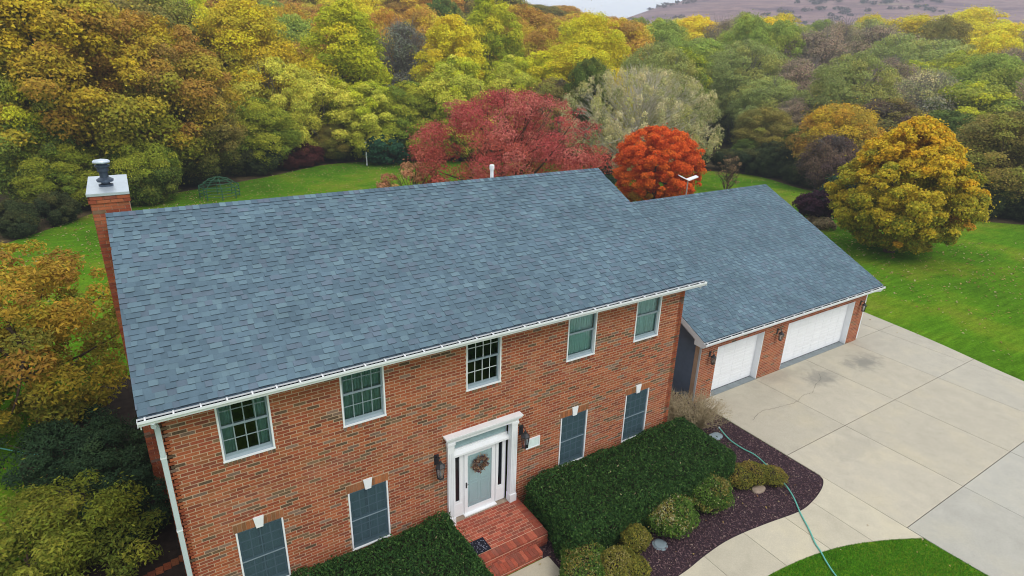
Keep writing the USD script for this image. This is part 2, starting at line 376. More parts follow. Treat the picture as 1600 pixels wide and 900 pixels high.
Z = np.where(front | (Rg < 60), terrain(X, Y), terrain(X, Y))
nr, nt = Rg.shape
idx = np.arange(nr * nt).reshape(nr, nt)
Q = np.stack([idx[:-1, :], idx[1:, :], np.roll(idx, -1, 1)[1:, :], np.roll(idx, -1, 1)[:-1, :]], -1).reshape(-1, 4)
p = mesh('/World', 'ground', np.stack([X, Y, Z], -1).reshape(-1, 3), Q[:, ::-1], TERRAIN, kind='structure')
lawn_tm = extrude(poly_lawn, -0.03, 0.0)
p = mesh('/World', 'lawn', lawn_tm.vertices, lawn_tm.faces, LAWN, kind='structure')

# the drive: slabs of concrete with open joints
DRIVE_EDGE = smooth_line([(31.35, 3.6), (31.2, 2.7), (30.7, -0.6), (29.85, -4.4), (29.3, -9), (29.2, -16)], 6)[:, :2]
poly_drive = Polygon([(16.87, 1.34), (27.5, 1.34), (27.5, 3.4)] + DRIVE_EDGE.tolist() + [(17.1, -16), (16.95, -9), (16.85, -6.5), (16.87, -3.6)])
xs, ys = [14.0, 16.87, 20.22, 23.60, 27.0, 29.6, 34], [-16.0, -9.9, -6.14, -2.43, 1.30, 5]
drive = MB()
drive.tm(extrude(poly_drive.buffer(-0.01), -0.02, 0.004))
drive_path = drive.build('/World', 'driveway', JOINT, kind='structure')
rng = np.random.default_rng(11)
for i in range(len(xs) - 1):
    for j in range(len(ys) - 1):
        jx = 0.008
        cell = sbox(xs[i] + jx, ys[j] + jx * 1.4, xs[i + 1] - jx, ys[j + 1] - jx * 1.4).intersection(poly_drive)
        if cell.area < 0.15:
            continue
        m = extrude(cell, -0.018, 0.022 + rng.uniform(-0.002, 0.002))
        newer = ys[j + 1] < -6 and xs[i] > 15
        t = rng.uniform(0.95, 1.04) * (np.array([0.94, 0.99, 1.08]) if newer else np.array([1.0, 1.0, 1.0]))
        if i >= 4 and not newer:
            t = t * np.array([0.99, 1.01, 1.05])
        mesh(drive_path, 'slab', m.vertices, m.faces, CONCRETE, t)


def ribbon(pts, w, z):
    p = np.asarray(pts, float)
    t = np.gradient(p, axis=0); t /= np.linalg.norm(t, axis=1, keepdims=True)
    n = np.stack([-t[:, 1], t[:, 0]], 1) * (np.asarray(w).reshape(-1, 1) / 2)
    V = np.concatenate([np.c_[p + n, np.full(len(p), z)], np.c_[p - n, np.full(len(p), z)]])
    k = len(p)
    return V, [(i, i + k, i + k + 1, i + 1) for i in range(k - 1)]


ck = np.array([(17.6, -0.55), (18.4, -0.35), (19.2, -0.5), (20.1, -0.6), (20.8, -0.45), (21.3, -0.5), (22.0, -0.2), (22.6, -0.05), (23.0, 0.3)])
cl = smooth_line(ck, 8); cl += rng.normal(0, 0.012, cl.shape)
V, F = ribbon(cl, rng.uniform(0.004, 0.014, len(cl)), 0.0275)
mesh(drive_path, 'crack', V, F, JOINT)

# the walk from the porch to the drive
BED_FRONT = [(7.75, -1.86), (7.78, -2.6), (8.0, -3.3), (8.7, -3.85), (9.5, -4.02), (10.4, -4.02), (11.2, -3.93), (12.0, -3.88), (12.75, -3.92), (13.7, -4.04), (14.85, -4.21), (15.6, -4.15), (16.3, -3.98), (16.72, -3.78), (16.86, -3.58)]
LAWN_FRONT = [(16.85, -6.55), (15.85, -6.05), (14.75, -5.62), (13.7, -5.36), (12.8, -5.23), (12.1, -5.17), (11.0, -5.14), (9.5, -5.2), (8.0, -5.2), (6.9, -4.9), (6.2, -4.3), (5.95, -3.4), (5.95, -1.86)]
poly_walk = Polygon(smooth_line(BED_FRONT, 5)[:, :2].tolist() + smooth_line(LAWN_FRONT, 5)[:, :2].tolist())
walk_path = MB().tm(extrude(poly_walk.buffer(-0.01), -0.02, 0.003)).build('/World', 'footpath', JOINT, kind='structure')
cuts = [5.0, 8.1, 9.65, 11.2, 12.77, 14.27, 15.53, 17.2]
yc = [-7.0, -3.5, -1.5]
for i in range(len(cuts) - 1):
    for j in range(2 if i == 0 else 1):
        lo, hi = (yc[j], yc[j + 1]) if i == 0 else (-7, -1.5)
        cell = sbox(cuts[i] + 0.007, lo + 0.007, cuts[i + 1] - 0.007, hi - 0.007).intersection(poly_walk)
        if cell.area > 0.05:
            m = extrude(cell, -0.018, 0.024 + rng.uniform(-0.002, 0.002))
            mesh(walk_path, 'slab', m.vertices, m.faces, CONCRETE, rng.uniform(1.02, 1.12) * np.array([1.0, 1.0, 0.97]))

# the mulch bed
poly_bed = Polygon([(7.59, -1.84), (7.59, -1.5), (7.98, -1.5), (8.0, -0.02), (13.75, -0.02), (13.75, 3.0), (16.63, 3.0), (16.63, 1.30), (16.85, 1.30)] + smooth_line(BED_FRONT, 5)[::-1, :2].tolist())
bed_tm = extrude(poly_bed, -0.02, 0.010)
mesh('/World', 'mulch_bed', bed_tm.vertices, bed_tm.faces, MULCHBASE, kind='structure')


def scatter_in(poly, n, rng):
    x0, y0, x1, y1 = poly.bounds
    import shapely
    out = np.zeros((0, 2))
    while len(out) < n:
        q = np.c_[rng.uniform(x0, x1, 2 * n), rng.uniform(y0, y1, 2 * n)]
        out = np.vstack([out, q[shapely.contains_xy(poly, q[:, 0], q[:, 1])]])
    return out[:n]


def cards(c, n, size, rng, asp=0.6, up=None):
    """Rhombic leaf faces at c with normals n. up: the direction of their long axis, else random."""
    n = n / (np.linalg.norm(n, axis=1, keepdims=True) + 1e-9)
    r = rng.normal(size=n.shape) if up is None else np.broadcast_to(up, n.shape) + rng.normal(size=n.shape) * 0.25
    a = r - n * (r * n).sum(1, keepdims=True)
    a /= np.linalg.norm(a, axis=1, keepdims=True) + 1e-9
    b = np.cross(n, a)
    s = np.asarray(size).reshape(-1, 1)
    V = np.stack([c + a * s, c + b * s * asp + n * s * 0.12, c - a * s, c - b * s * asp + n * s * 0.12], 1).reshape(-1, 3)
    return V, np.arange(len(c) * 4).reshape(-1, 4)


q = scatter_in(poly_bed.buffer(-0.03), 30000, rng)
nn = np.c_[rng.normal(0, 0.5, (len(q), 2)), np.ones(len(q))]
V, F = cards(np.c_[q, rng.uniform(0.015, 0.05, len(q))], nn, rng.uniform(0.015, 0.045, len(q)), rng, 0.35)
pal = np.array([(0.12, 0.070, 0.078), (0.080, 0.045, 0.050), (0.18, 0.115, 0.12), (0.05, 0.032, 0.036), (0.30, 0.22, 0.19)])
mesh('/World', 'mulch_chips', V, F, CHIP, pal[rng.choice(5, len(q), p=[.34, .28, .2, .13, .05])], kind='stuff')
tag(stage.GetPrimAtPath('/World/mulch_chips'), 'purple brown bark mulch chips covering the curved bed by the hedge', 'mulch')

# dark soil under the trees beside the left gable
soil = Polygon(smooth_line([(-0.02, -0.3), (-0.02, 12.5), (-2.5, 13), (-3.9, 9.5), (-3.2, 6), (-3.6, 2.5), (-2.2, -0.8)], 5, True)[:, :2]).intersection(sbox(-9, -3, -0.02, 20))
tm = extrude(soil, -0.02, 0.008)
mesh('/World', 'soil_bed', tm.vertices, tm.faces, DIRT, kind='structure')

# ------------------------------------------------------------------ brickwork
COURSE, BRICKL = 0.0785, 0.2550
BPAL = np.array([(0.315, 0.086, 0.037), (0.36, 0.110, 0.047), (0.27, 0.068, 0.034), (0.295, 0.104, 0.045), (0.21, 0.062, 0.035)])
BDARK = np.array([(0.12, 0.078, 0.048), (0.17, 0.105, 0.058), (0.20, 0.13, 0.095)])


def brick_tints(c, rng, dark=0.16):
    t = BPAL[rng.choice(5, len(c), p=[.33, .22, .2, .15, .1])] * rng.uniform(0.85, 1.15, (len(c), 1))
    f = meshkit.fbm(np.c_[c[:, 0] * 0.9 + c[:, 1], c[:, 1] * 0.5, c[:, 2] * 2.6], 3, 3)
    d = rng.random(len(c)) < np.clip((f - 0.40) * 1.5, 0.03, 0.5) * dark / 0.2
    t[d] = BDARK[rng.choice(3, d.sum())] * rng.uniform(0.8, 1.2, (d.sum(), 1))
    return t


def brick_wall(parent, name, P0, U, N, outline, holes, n_single=300, label=None, backing=0.2, dark=0.16, seed=1):
    """A mortar wall (outline: polygon in (u, z); holes: list of boxes u0, z0, u1, z1) with every brick set into it."""
    rng = np.random.default_rng(seed)
    P0, U, N, W = np.asarray(P0, float), np.asarray(U, float), np.asarray(N, float), np.array([0, 0, 1.0])
    poly = outline.difference(unary_union([sbox(*h) for h in holes])) if holes else outline
    m = extrude(poly, -backing, 0.0)
    V = P0 + m.vertices[:, :1] * U + m.vertices[:, 1:2] * W + m.vertices[:, 2:3] * N
    wall = mesh(parent, name, V, m.faces if np.dot(np.cross(U, W), N) > 0 else m.faces[:, ::-1], MORTAR, label=label)
    B = []
    u0, z0, u1, z1 = outline.bounds
    import shapely
    for c in range(int((z1 - z0) / COURSE)):
        za = z0 + c * COURSE + 0.0075
        zb = za + COURSE - 0.015
        row = sbox(u0 - 1, za + 0.012, u1 + 1, zb - 0.012).intersection(poly)
        for g in getattr(row, 'geoms', [row]):
            if g.is_empty or g.area < 1e-4:
                continue
            ga, _, gb, _ = g.bounds
            k0 = math.floor((ga - u0) / BRICKL - 1)
            for k in range(k0, int((gb - u0) / BRICKL) + 2):
                a = u0 + k * BRICKL + (c % 2) * BRICKL / 2
                a, b = max(a + 0.007, ga + 0.002), min(a + BRICKL - 0.007, gb - 0.002)
                if b - a > 0.03:
                    B.append((a, b, za, zb))
    B = np.array(B)
    n = len(B)
    pr = 0.0045 + rng.uniform(-0.0015, 0.0015, n)
    j = rng.normal(0, 0.0012, n)
    a, b, za, zb = B[:, 0], B[:, 1], B[:, 2] + j, B[:, 3] + j
    lv = np.stack([np.c_[a, za, -np.full(n, .004)], np.c_[b, za, -np.full(n, .004)], np.c_[b, zb, -np.full(n, .004)], np.c_[a, zb, -np.full(n, .004)],
                   np.c_[a + .002, za + .002, pr], np.c_[b - .002, za + .002, pr], np.c_[b - .002, zb - .002, pr], np.c_[a + .002, zb - .002, pr]], 1)
    V = P0 + lv[..., :1] * U + lv[..., 1:2] * W + lv[..., 2:3] * N
    Fq = np.array([[4, 5, 6, 7], [0, 1, 5, 4], [1, 2, 6, 5], [2, 3, 7, 6], [3, 0, 4, 7]])
    if np.dot(np.cross(U, W), N) < 0:
        Fq = Fq[:, ::-1]
    ctr = V.mean(1)
    T = brick_tints(ctr, rng, dark)
    dist = np.linalg.norm(ctr - CAM, axis=1)
    uv = np.stack([(ctr - CAM) @ RGT, (ctr - CAM) @ UPV], 1) / ((ctr - CAM) @ FWD)[:, None]
    seen = (abs(uv[:, 0]) < 0.86) & (abs(uv[:, 1]) < 0.485)
    order = np.argsort(dist + np.where(seen, 0, 1000))
    for i in order[:n_single]:
        mesh(wall, 'brick', V[i], Fq, BRICK, T[i])
    rest = order[n_single:]
    if len(rest):
        mesh(wall, 'brickwork', V[rest].reshape(-1, 3), (Fq[None] + (np.arange(len(rest)) * 8)[:, None, None]).reshape(-1, 4), BRICK, np.repeat(T[rest], 5, 0), kind='stuff')
    return wall


# ------------------------------------------------------------------ shingled roofs
SPAL = np.array([(0.104, 0.160, 0.205), (0.128, 0.198, 0.240), (0.088, 0.136, 0.178), (0.120, 0.152, 0.200), (0.148, 0.225, 0.262)])


def shingles(roof, x0, x1, ye, ze, yr, zr, n_single, seed, label=None):
    """Laminated shingles on the slope that rises from (ye, ze) to (yr, zr)."""
    rng = np.random.default_rng(seed)
    S = np.array([0, yr - ye, zr - ze]); length = np.linalg.norm(S); S /= length
    N = np.array([0, -S[2], S[1]])
    if N[2] < 0:
        N = -N
    e = 0.1425
    rows = []
    for i in range(int(length / e) + 1):
        s0, s1 = i * e, min((i + 1) * e + 0.04, length)
        if s1 - s0 < 0.05:
            continue
        x = x0 - rng.uniform(0, 0.2)
        up = rng.random() < 0.5
        while x < x1:
            w = rng.uniform(0.11, 0.25) if up else rng.uniform(0.09, 0.20)
            if rng.random() < 0.12:
                up = not up
            a, b = max(x, x0), min(x + w, x1)
            if b - a > 0.02:
                rows.append((a, b, s0, s1, (0.017 if up else 0.004) + rng.uniform(-0.0015, 0.0025), float(up)))
            x += w
            up = not up
    R = np.array(rows)
    n = len(R)
    a, b, s0, s1, t, up = R.T
    s0 = s0 + rng.normal(0, 0.002, n)
    P = np.array([0, ye, ze])
    pt = lambda x, s, h: np.c_[x, np.zeros(n), np.zeros(n)] + P + s[:, None] * S + h[:, None] * N
    V = np.stack([pt(a, s0, 0 * t), pt(b, s0, 0 * t), pt(b, s1, 0 * t), pt(a, s1, 0 * t), pt(a, s0, t + .004), pt(b, s0, t + .004), pt(b, s1, 0 * t + .004), pt(a, s1, 0 * t + .004)], 1)
    Fq = np.array([[4, 5, 6, 7], [0, 1, 5, 4], [1, 2, 6, 5], [3, 0, 4, 7]])
    c = V.mean(1)
    f = meshkit.fbm(c * np.array([0.5, 1.1, 0]), 3, seed)
    base = SPAL[rng.choice(5, n, p=[.36, .2, .22, .14, .08])] * rng.uniform(0.93, 1.07, (n, 1)) * (0.8 + 0.4 * f)[:, None]
    base = 0.62 * base + 0.38 * np.array([0.110, 0.170, 0.208])
    base = np.where(up[:, None] > 0, base, base * 0.95)
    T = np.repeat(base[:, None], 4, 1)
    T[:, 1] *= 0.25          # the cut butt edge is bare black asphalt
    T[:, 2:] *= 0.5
    dist = np.linalg.norm(c - CAM, axis=1)
    order = np.argsort(dist)
    for i in order[:n_single]:
        mesh(roof, 'shingle', V[i], Fq, SHINGLE, T[i])
    rest = order[n_single:]
    mesh(roof, 'shingle_field', V[rest].reshape(-1, 3), (Fq[None] + (np.arange(len(rest)) * 8)[:, None, None]).reshape(-1, 4), SHINGLE, T[rest].reshape(-1, 3), kind='stuff')
    # ridge caps
    caps = MB()
    for x in np.arange(x0, x1 - 0.02, 0.143):
        t = SPAL[rng.choice(5)] * rng.uniform(0.85, 1.15)
        xb = min(x + 0.18, x1)
        h0, h1 = 0.028, 0.016
        A = lambda xx, d, h: np.array([xx, yr, zr]) - S * d + N * h
        S2, N2 = np.array([0, -S[1], S[2]]), np.array([0, -N[1], N[2]])
        B_ = lambda xx, d, h: np.array([xx, yr, zr]) - S2 * d + N2 * h
        Vc = [A(x, .15, h0), A(x, 0, h0), B_(x, .15, h0), A(xb, .15, h1), A(xb, 0, h1), B_(xb, .15, h1), A(x, .15, 0), A(x, 0, 0.002), B_(x, .15, 0), A(xb, .15, 0)]
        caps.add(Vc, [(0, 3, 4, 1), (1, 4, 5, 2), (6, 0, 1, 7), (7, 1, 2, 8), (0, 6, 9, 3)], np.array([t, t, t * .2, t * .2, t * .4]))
    caps.build(roof, 'ridge_cap', SHINGLE, kind='stuff', tint=True)


def roof_deck(parent, name, x0, x1, ye, ze, yr, zr, label=None):
    yb = 2 * yr - ye
    prof = Polygon([(ye, ze), (yr, zr), (yb, ze), (yb, ze - 0.09), (yr, zr - 0.10), (ye, ze - 0.09)])
    m = extrude(prof, x0, x1)
    v = m.vertices[:, [2, 0, 1]]
    return mesh(parent, name, v, m.faces, SHINGLE, (0.10, 0.14, 0.18), label)


def gutter(parent, x0, x1, y, z, step, n_hang=300):
    """K-profile gutter along x, its back at y, its lip at height z; straps across it."""
    prof = Polygon([(y, z), (y, z - 0.115), (y - 0.085, z - 0.115), (y - 0.095, z - 0.075), (y - 0.125, z - 0.045), (y - 0.125, z + 0.005), (y - 0.117, z + 0.005), (y - 0.117, z - 0.04), (y - 0.087, z - 0.07), (y - 0.077, z - 0.107), (y - 0.008, z - 0.107), (y - 0.008, z)])
    m = extrude(prof, x0, x1)
    g = mesh(parent, 'gutter', m.vertices[:, [2, 0, 1]], m.faces, VINYL)
    for xe in (x0 - 0.003, x1 - 0.003):
        MB().box((xe, y - 0.124, z - 0.114), (xe + 0.006, y - 0.001, z + 0.004)).build(g, 'end_cap', VINYL)
    MB().box((x0 + .01, y - 0.115, z - 0.034), (x1 - .01, y - 0.010, z - 0.028)).build(g, 'wet_leaf_bed', DARK)
    for x in np.arange(x0 + 0.12, x1, step):
        MB().box((x - 0.014, y - 0.12, z - 0.004), (x + 0.014, y + 0.03, z + 0.012)).build(g, 'strap', WHITE)
    return g


# ------------------------------------------------------------------ the house
H = thing('brick_house', 'two storey red brick house with grey shingle roof and white front entrance', 'house')
HL, HD, HZ = 13.76, 9.06, 5.83
YE, ZE, YR, ZR = -0.44, 5.985, 4.53, 8.39
UPX, UPZ, UPW, UPH = [1.011, 3.388, 6.392, 9.414, 11.83], 4.286, 0.97, 1.50
LOX, LOZ, LOW, LOH = [0.986, 3.348, 9.367, 11.781], 0.86, 0.945, 1.655
DX0, DX1, DZ0, DZ1 = 5.87, 7.85, 0.42, 3.02
holes = [(x, UPZ, x + UPW, 5.79) for x in UPX] + [(x, LOZ, x + LOW, LOZ + LOH) for x in LOX] + [(DX0, -1, DX1, DZ1)]
lint = [(x - 0.03, LOZ + LOH, x + LOW + 0.03, LOZ + LOH + 0.215) for x in LOX]
sills = [(x - 0.005, UPZ - 0.10, x + UPW + 0.005, UPZ) for x in UPX]
front_wall = brick_wall(H, 'front_wall', (0, 0, 0), (1, 0, 0), (0, -1, 0), sbox(0, 0, HL, HZ).difference(unary_union([sbox(*h) for h in holes])), lint + sills, 300, seed=1)
# the lintel and sill zones are taken out of the bond above and filled here
gab = Polygon([(0, 0), (HD, 0), (HD, 5.86), (HD / 2, 8.10), (0, 5.86)])
brick_wall(H, 'gable_wall', (0, 0, 0), (0, 1, 0), (-1, 0, 0), gab, [(4.92, -1, 7.10, 9)], 40, dark=0.12, seed=2)
right_gable = extrude(gab, 0, 0.2)
v = right_gable.vertices
mesh(H, 'right_wall', np.c_[HL - 0.205 + v[:, 2], v[:, 0], v[:, 1]], right_gable.faces, plain('plain_brick', (0.30, 0.12, 0.07), 0.9))
MB().box((0.2, HD - 0.2, 0), (HL - 0.21, HD - 0.002, 5.85)).build(H, 'rear_wall', MORTAR)

rng = np.random.default_rng(5)


def box_vf(a, b):
    m = MB().box(a, b)
    return m.V[0], m.Q[0]


def rowlocks(parent, x, w, z, h, n):
    for k in range(n):
        a, b = x + k * w / n + 0.009, x + (k + 1) * w / n - 0.009
        t = (BPAL[rng.choice(5)] if rng.random() > 0.45 else BDARK[rng.choice(3)]) * rng.uniform(0.85, 1.15)
        mesh(parent, 'sill_brick', *box_vf((a, -0.014, z + 0.006), (b, 0.01, z + h - 0.004)), BRICK, t)


fill = MB()
for x in LOX:
    fill.box((x - 0.03, 0.0, LOZ + LOH + 0.001), (x + LOW + 0.03, 0.19, LOZ + LOH + 0.214))
for x in UPX:
    fill.box((x - 0.004, 0.0, UPZ - 0.099), (x + UPW + 0.004, 0.19, UPZ - 0.001))
fill.build(H, 'lintel_bed', MORTAR)


def curtain(parent, x0, x1, z0, z1, y, m, seed):
    rg = np.random.default_rng(seed)
    xs = np.linspace(x0, x1, max(6, int((x1 - x0) / 0.012)))
    yy = y + 0.018 * np.sin(xs * 70 + rg.uniform(0, 6)) + 0.008 * np.sin(xs * 173)
    V = np.concatenate([np.c_[xs, yy, np.full(len(xs), z0)], np.c_[xs, yy, np.full(len(xs), z1)]])
    k = len(xs)
    mesh(parent, 'curtain', V, [(i, i + 1, i + 1 + k, i + k) for i in range(k - 1)], m)


def window(x, z, w, h, upper, cols, rows, curt, label=None, grid=None):
    """Double hung window set in the wall plane y = 0: white casing, two sashes, bars, panes, curtains and the room behind."""
    zt = z + h
    fr = MB()
    c = 0.034
    fr.box((x, -0.018, z), (x + c, 0.10, zt)); fr.box((x + w - c, -0.018, z), (x + w, 0.10, zt)); fr.box((x + c, 0.02 if not upper else -0.016, zt - c), (x + w - c, 0.10, zt))
    fr.box((x - 0.008, -0.028, z - 0.002), (x + w + 0.008, 0.02, z + 0.022))
    win = fr.build(H, 'window', WHITE, label)
    xa, xb, za, zb = x + c, x + w - c, z + 0.022, zt - c
    s = MB()
    s.add([(xa, 0.018, za), (xb, 0.018, za), (xb, 0.075, za + 0.05), (xa, 0.075, za + 0.05), (xa, 0.075, za), (xb, 0.075, za)], [(0, 1, 2, 3), (3, 2, 5, 4)])
    s.build(win, 'sill', SASH)
    mid = (za + zb) / 2 + 0.02
    yo, yi = (0.045, 0.085)
    for k, (a, b, y) in enumerate(((za + 0.03, mid + 0.02, yi), (mid - 0.02, zb, yo))):
        r = MB()
        t = 0.035
        bt = 0.075 if k == 0 else 0.045
        r.box((xa, y - 0.018, a), (xa + t, y + 0.018, b)); r.box((xb - t, y - 0.018, a), (xb, y + 0.018, b))
        r.box((xa + t, y - 0.0185, a), (xb - t, y + 0.018, a + bt)); r.box((xa + t, y - 0.018, b - 0.035), (xb - t, y + 0.018, b))
        r.build(win, 'sash', SASH if upper else NAVYGREY)
        pa, pb, qa, qb = xa + t, xb - t, a + bt, b - 0.035
        if grid is not None:
            g = MB()
            for i in range(1, cols):
                xx = pa + (pb - pa) * i / cols
                g.box((xx - 0.010, y - 0.012, qa), (xx + 0.010, y - 0.002, qb))
            for i in range(1, rows):
                zz_ = qa + (qb - qa) * i / rows
                g.box((pa, y - 0.0115, zz_ - 0.009), (pb, y - 0.0025, zz_ + 0.009))
            g.build(win, 'glazing_bars', grid)
        cc, rr_ = (cols, rows) if grid is not None else (1, 1)
        for i in range(cc):
            for j in range(rr_):
                x0_, x1_ = pa + (pb - pa) * i / cc, pa + (pb - pa) * (i + 1) / cc
                z0_, z1_ = qa + (qb - qa) * j / rr_, qa + (qb - qa) * (j + 1) / rr_
                tl = rng.normal(0, 0.0015, 2)
                mesh(win, 'pane', [(x0_, y + tl[0], z0_), (x1_, y - tl[0], z0_), (x1_, y - tl[0] + tl[1], z1_), (x0_, y + tl[0] + tl[1], z1_)], [(0, 1, 2, 3)], GLASS)
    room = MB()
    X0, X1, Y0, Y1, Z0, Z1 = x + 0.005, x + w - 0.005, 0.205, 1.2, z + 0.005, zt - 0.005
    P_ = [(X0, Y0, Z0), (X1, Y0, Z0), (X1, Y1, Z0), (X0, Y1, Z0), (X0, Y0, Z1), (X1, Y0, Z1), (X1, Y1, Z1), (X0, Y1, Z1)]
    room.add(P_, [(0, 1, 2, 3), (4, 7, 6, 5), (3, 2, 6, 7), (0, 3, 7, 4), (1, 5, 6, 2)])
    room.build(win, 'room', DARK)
    for f0, f1, m in curt:
        curtain(win, x + w * f0, x + w * f1, z + 0.06, zt - 0.02, 0.15, m, int(x * 100 + f0 * 10))
    return win


NAVYGREY = plain('dull_blue_sash', (0.13, 0.19, 0.24), 0.6, 0.3, 0.05)
BARS1 = plain('grey_bars', (0.24, 0.31, 0.33), 0.6, 0.3, 0.05)
BARS2 = plain('shaded_bars', (0.20, 0.26, 0.30), 0.6, 0.3, 0.05)
window(UPX[0], UPZ, UPW, UPH, True, 4, 2, [(0.02, 0.30, CURTAIN), (0.70, 0.98, CURTAIN)], 'upper window with curtains drawn apart', grid=BARS1)
window(UPX[1], UPZ, UPW, UPH, True, 4, 2, [(0.02, 0.98, CURTAIN)], 'upper window with dark teal curtains', grid=BARS1)
window(UPX[2], UPZ, UPW, UPH, True, 4, 2, [], 'upper window with bare dark panes', grid=MUNTIN)
window(UPX[3], UPZ, UPW, UPH, True, 4, 2, [(0.02, 0.98, CURTAIN2)], 'upper window with pale curtains', grid=None)
window(UPX[4], UPZ, UPW, UPH, True, 4, 2, [(0.02, 0.98, CURTAIN2)], 'upper window with pale curtains', grid=None)
for x in UPX:
    rowlocks(front_wall, x - 0.005, UPW + 0.01, UPZ - 0.10, 0.10, 12)
for k, x in enumerate(LOX):
    w = window(x, LOZ, LOW, LOH, False, 4, 3, [(0.02, 0.45, CURTAIN), (0.55, 0.98, CURTAIN)] if k < 2 else [(0.02, 0.98, CURTAIN)], 'lower window with dark insect screen under a keystone', grid=BARS2)
    MB().add([(x + .036, 0.018, LOZ + .03), (x + LOW - .036, 0.018, LOZ + .03), (x + LOW - .036, 0.018, LOZ + LOH - .002), (x + .036, 0.018, LOZ + LOH - .002)], [(0, 1, 2, 3)]).build(w, 'insect_screen', SCREEN)
    sc = MB()
    sc.box((x + .036, 0.008, LOZ + LOH * 0.5 - 0.012), (x + LOW - .036, 0.017, LOZ + LOH * 0.5 + 0.014))
    sc.build(w, 'screen_rail', BARS2)
    za, zb = LOZ + LOH + 0.006, LOZ + LOH + 0.208
    n = 12
    for i in range(n):
        a, b = x - 0.03 + i * (LOW + 0.06) / n + 0.004, x - 0.03 + (i + 1) * (LOW + 0.06) / n - 0.004
        if abs((a + b) / 2 - (x + LOW / 2)) < 0.095:
            continue
        t = np.array([(0.36, 0.135, 0.055), (0.30, 0.12, 0.055), (0.24, 0.11, 0.05)][rng.choice(3)]) * rng.uniform(0.85, 1.15)
        mesh(front_wall, 'lintel_brick', *box_vf((a, -0.009, za), (b, 0.01, zb)), SOLDIER, t)
    kx = x + LOW / 2
    ks = extrude(Polygon([(kx - 0.068, za - 0.03), (kx + 0.068, za - 0.03), (kx + 0.105, zb + 0.04), (kx - 0.105, zb + 0.04)]), 0, 0.045)
    mesh(front_wall, 'keystone', np.c_[ks.vertices[:, 0], -ks.vertices[:, 2] + 0.008, ks.vertices[:, 1]], ks.faces[:, ::-1], WHITE)

# roof, eaves, gutter, downspout
roof = roof_deck(H, 'roof', -0.17, 13.90, YE, ZE, YR, ZR)
shingles(roof, -0.18, 13.91, YE - 0.02, ZE + 0.002, YR, ZR + 0.002, 300, 21)
MB().box((-0.16, YE + 0.02, 5.80), (13.89, -0.001, 5.825)).build(H, 'soffit', WHITE)
MB().box((-0.165, YE, 5.80), (13.895, YE + 0.02, ZE - 0.095)).build(H, 'fascia', WHITE)
for xx_, nm in ((-0.165, 'rake_board'), (13.875, 'rake_board')):
    pr = Polygon([(YE, ZE - 0.092), (YR, ZR - 0.102), (2 * YR - YE, ZE - 0.092), (2 * YR - YE, ZE - 0.27), (YR, ZR - 0.28), (YE, ZE - 0.27)])
    m = extrude(pr, xx_, xx_ + 0.02)
    mesh(H, nm, m.vertices[:, [2, 0, 1]], m.faces, WHITE)
gutter(H, -0.19, 13.97, YE - 0.002, ZE - 0.045, 0.43)
ds = MB()
ds.tube([(0.03, -0.50, 5.83), (0.03, -0.47, 5.74), (0.055, -0.10, 5.60), (0.06, -0.055, 5.45)], 0.045, 8)
ds.box((0.012, -0.095, 0.25), (0.102, -0.022, 5.47))
dsp = ds.build(H, 'downspout', plain('grey_downspout', (0.50, 0.58, 0.60), 0.4, 0.4, 0.04), 'grey downspout at the left front corner')
MB().box((0.02, -0.36, 0.06), (0.10, -0.06, 0.13)).box((0.015, -0.10, 0.06), (0.10, -0.02, 0.26)).build(dsp, 'outlet', WHITE)
for z in (1.4, 3.1, 4.8):
    MB().box((0.004, -0.1, z), (0.11, -0.010, z + 0.025)).build(dsp, 'bracket', VINYL)
MB().tube([(-0.12, 0.7, 0.25), (-0.12, 0.7, 0.6)], 0.05, 10).box((-0.17, 0.62, 0.6), (-0.02, 0.8, 0.68)).build(H, 'pipe_outlet', WHITE)
pipe = MB()
pipe.lathe([(0.055, -0.25), (0.055, 0.34), (0.075, 0.345), (0.075, 0.47), (0.06, 0.49), (0.0, 0.49)], (9.9, 4.85, 8.25), 16)
pipe.build(H, 'vent_pipe', WHITE, 'white vent pipe at the ridge')
MB().lathe([(0.14, -0.02), (0.13, 0.03), (0.06, 0.07)], (9.9, 4.85, 8.25), 16).build(H, 'pipe_collar', LID)

# chimney on the left gable
CH = MB().box((-0.42, 4.92, 0), (0.30, 7.10, 8.725)).build(H, 'chimney', MORTAR)


def chimney_bricks():
    rng = np.random.default_rng(8)
    out = []
    for face in (0, 1):
        for c in range(111):
            za = c * COURSE + 0.006
            zb = za + COURSE - 0.012
            wide = c >= 109
            L = 0.74 if face == 0 else 2.20
            k = 0
            a = -(c % 2) * BRICKL / 2
            while a < L:
                x0, x1 = max(a + .0055, 0), min(a + BRICKL - .0055, L)
                if x1 - x0 > 0.03:
                    o = 0.03 if wide else 0.0
                    if face == 0:
                        lo, hi = (-0.43 + x0 - (o if x0 == 0 else 0), 4.905 - o, za), (-0.43 + x1 + (o if x1 == L else 0), 4.93, zb)
                    else:
                        lo, hi = (-0.435 - o, 4.91 + x0, za), (-0.41, 4.91 + x1, zb)
                    out.append((lo, hi))
                a += BRICKL
    c = np.array([(np.array(a) + b) / 2 for a, b in out])
    T = brick_tints(c, rng, 0.07)
    d = np.linalg.norm(c - CAM, axis=1) + np.where(c[:, 1] > 4.95, 30, 0) + np.where(c[:, 2] < 3, 60, 0)
    order = np.argsort(d)
    for i in order[:120]:
        mesh(CH, 'brick', *box_vf(*out[i]), BRICK, T[i])
    rest = MB()
    for i in order[120:]:
        rest.box(*out[i], tint=T[i])
    rest.build(CH, 'brickwork', BRICK, kind='stuff', tint=True)


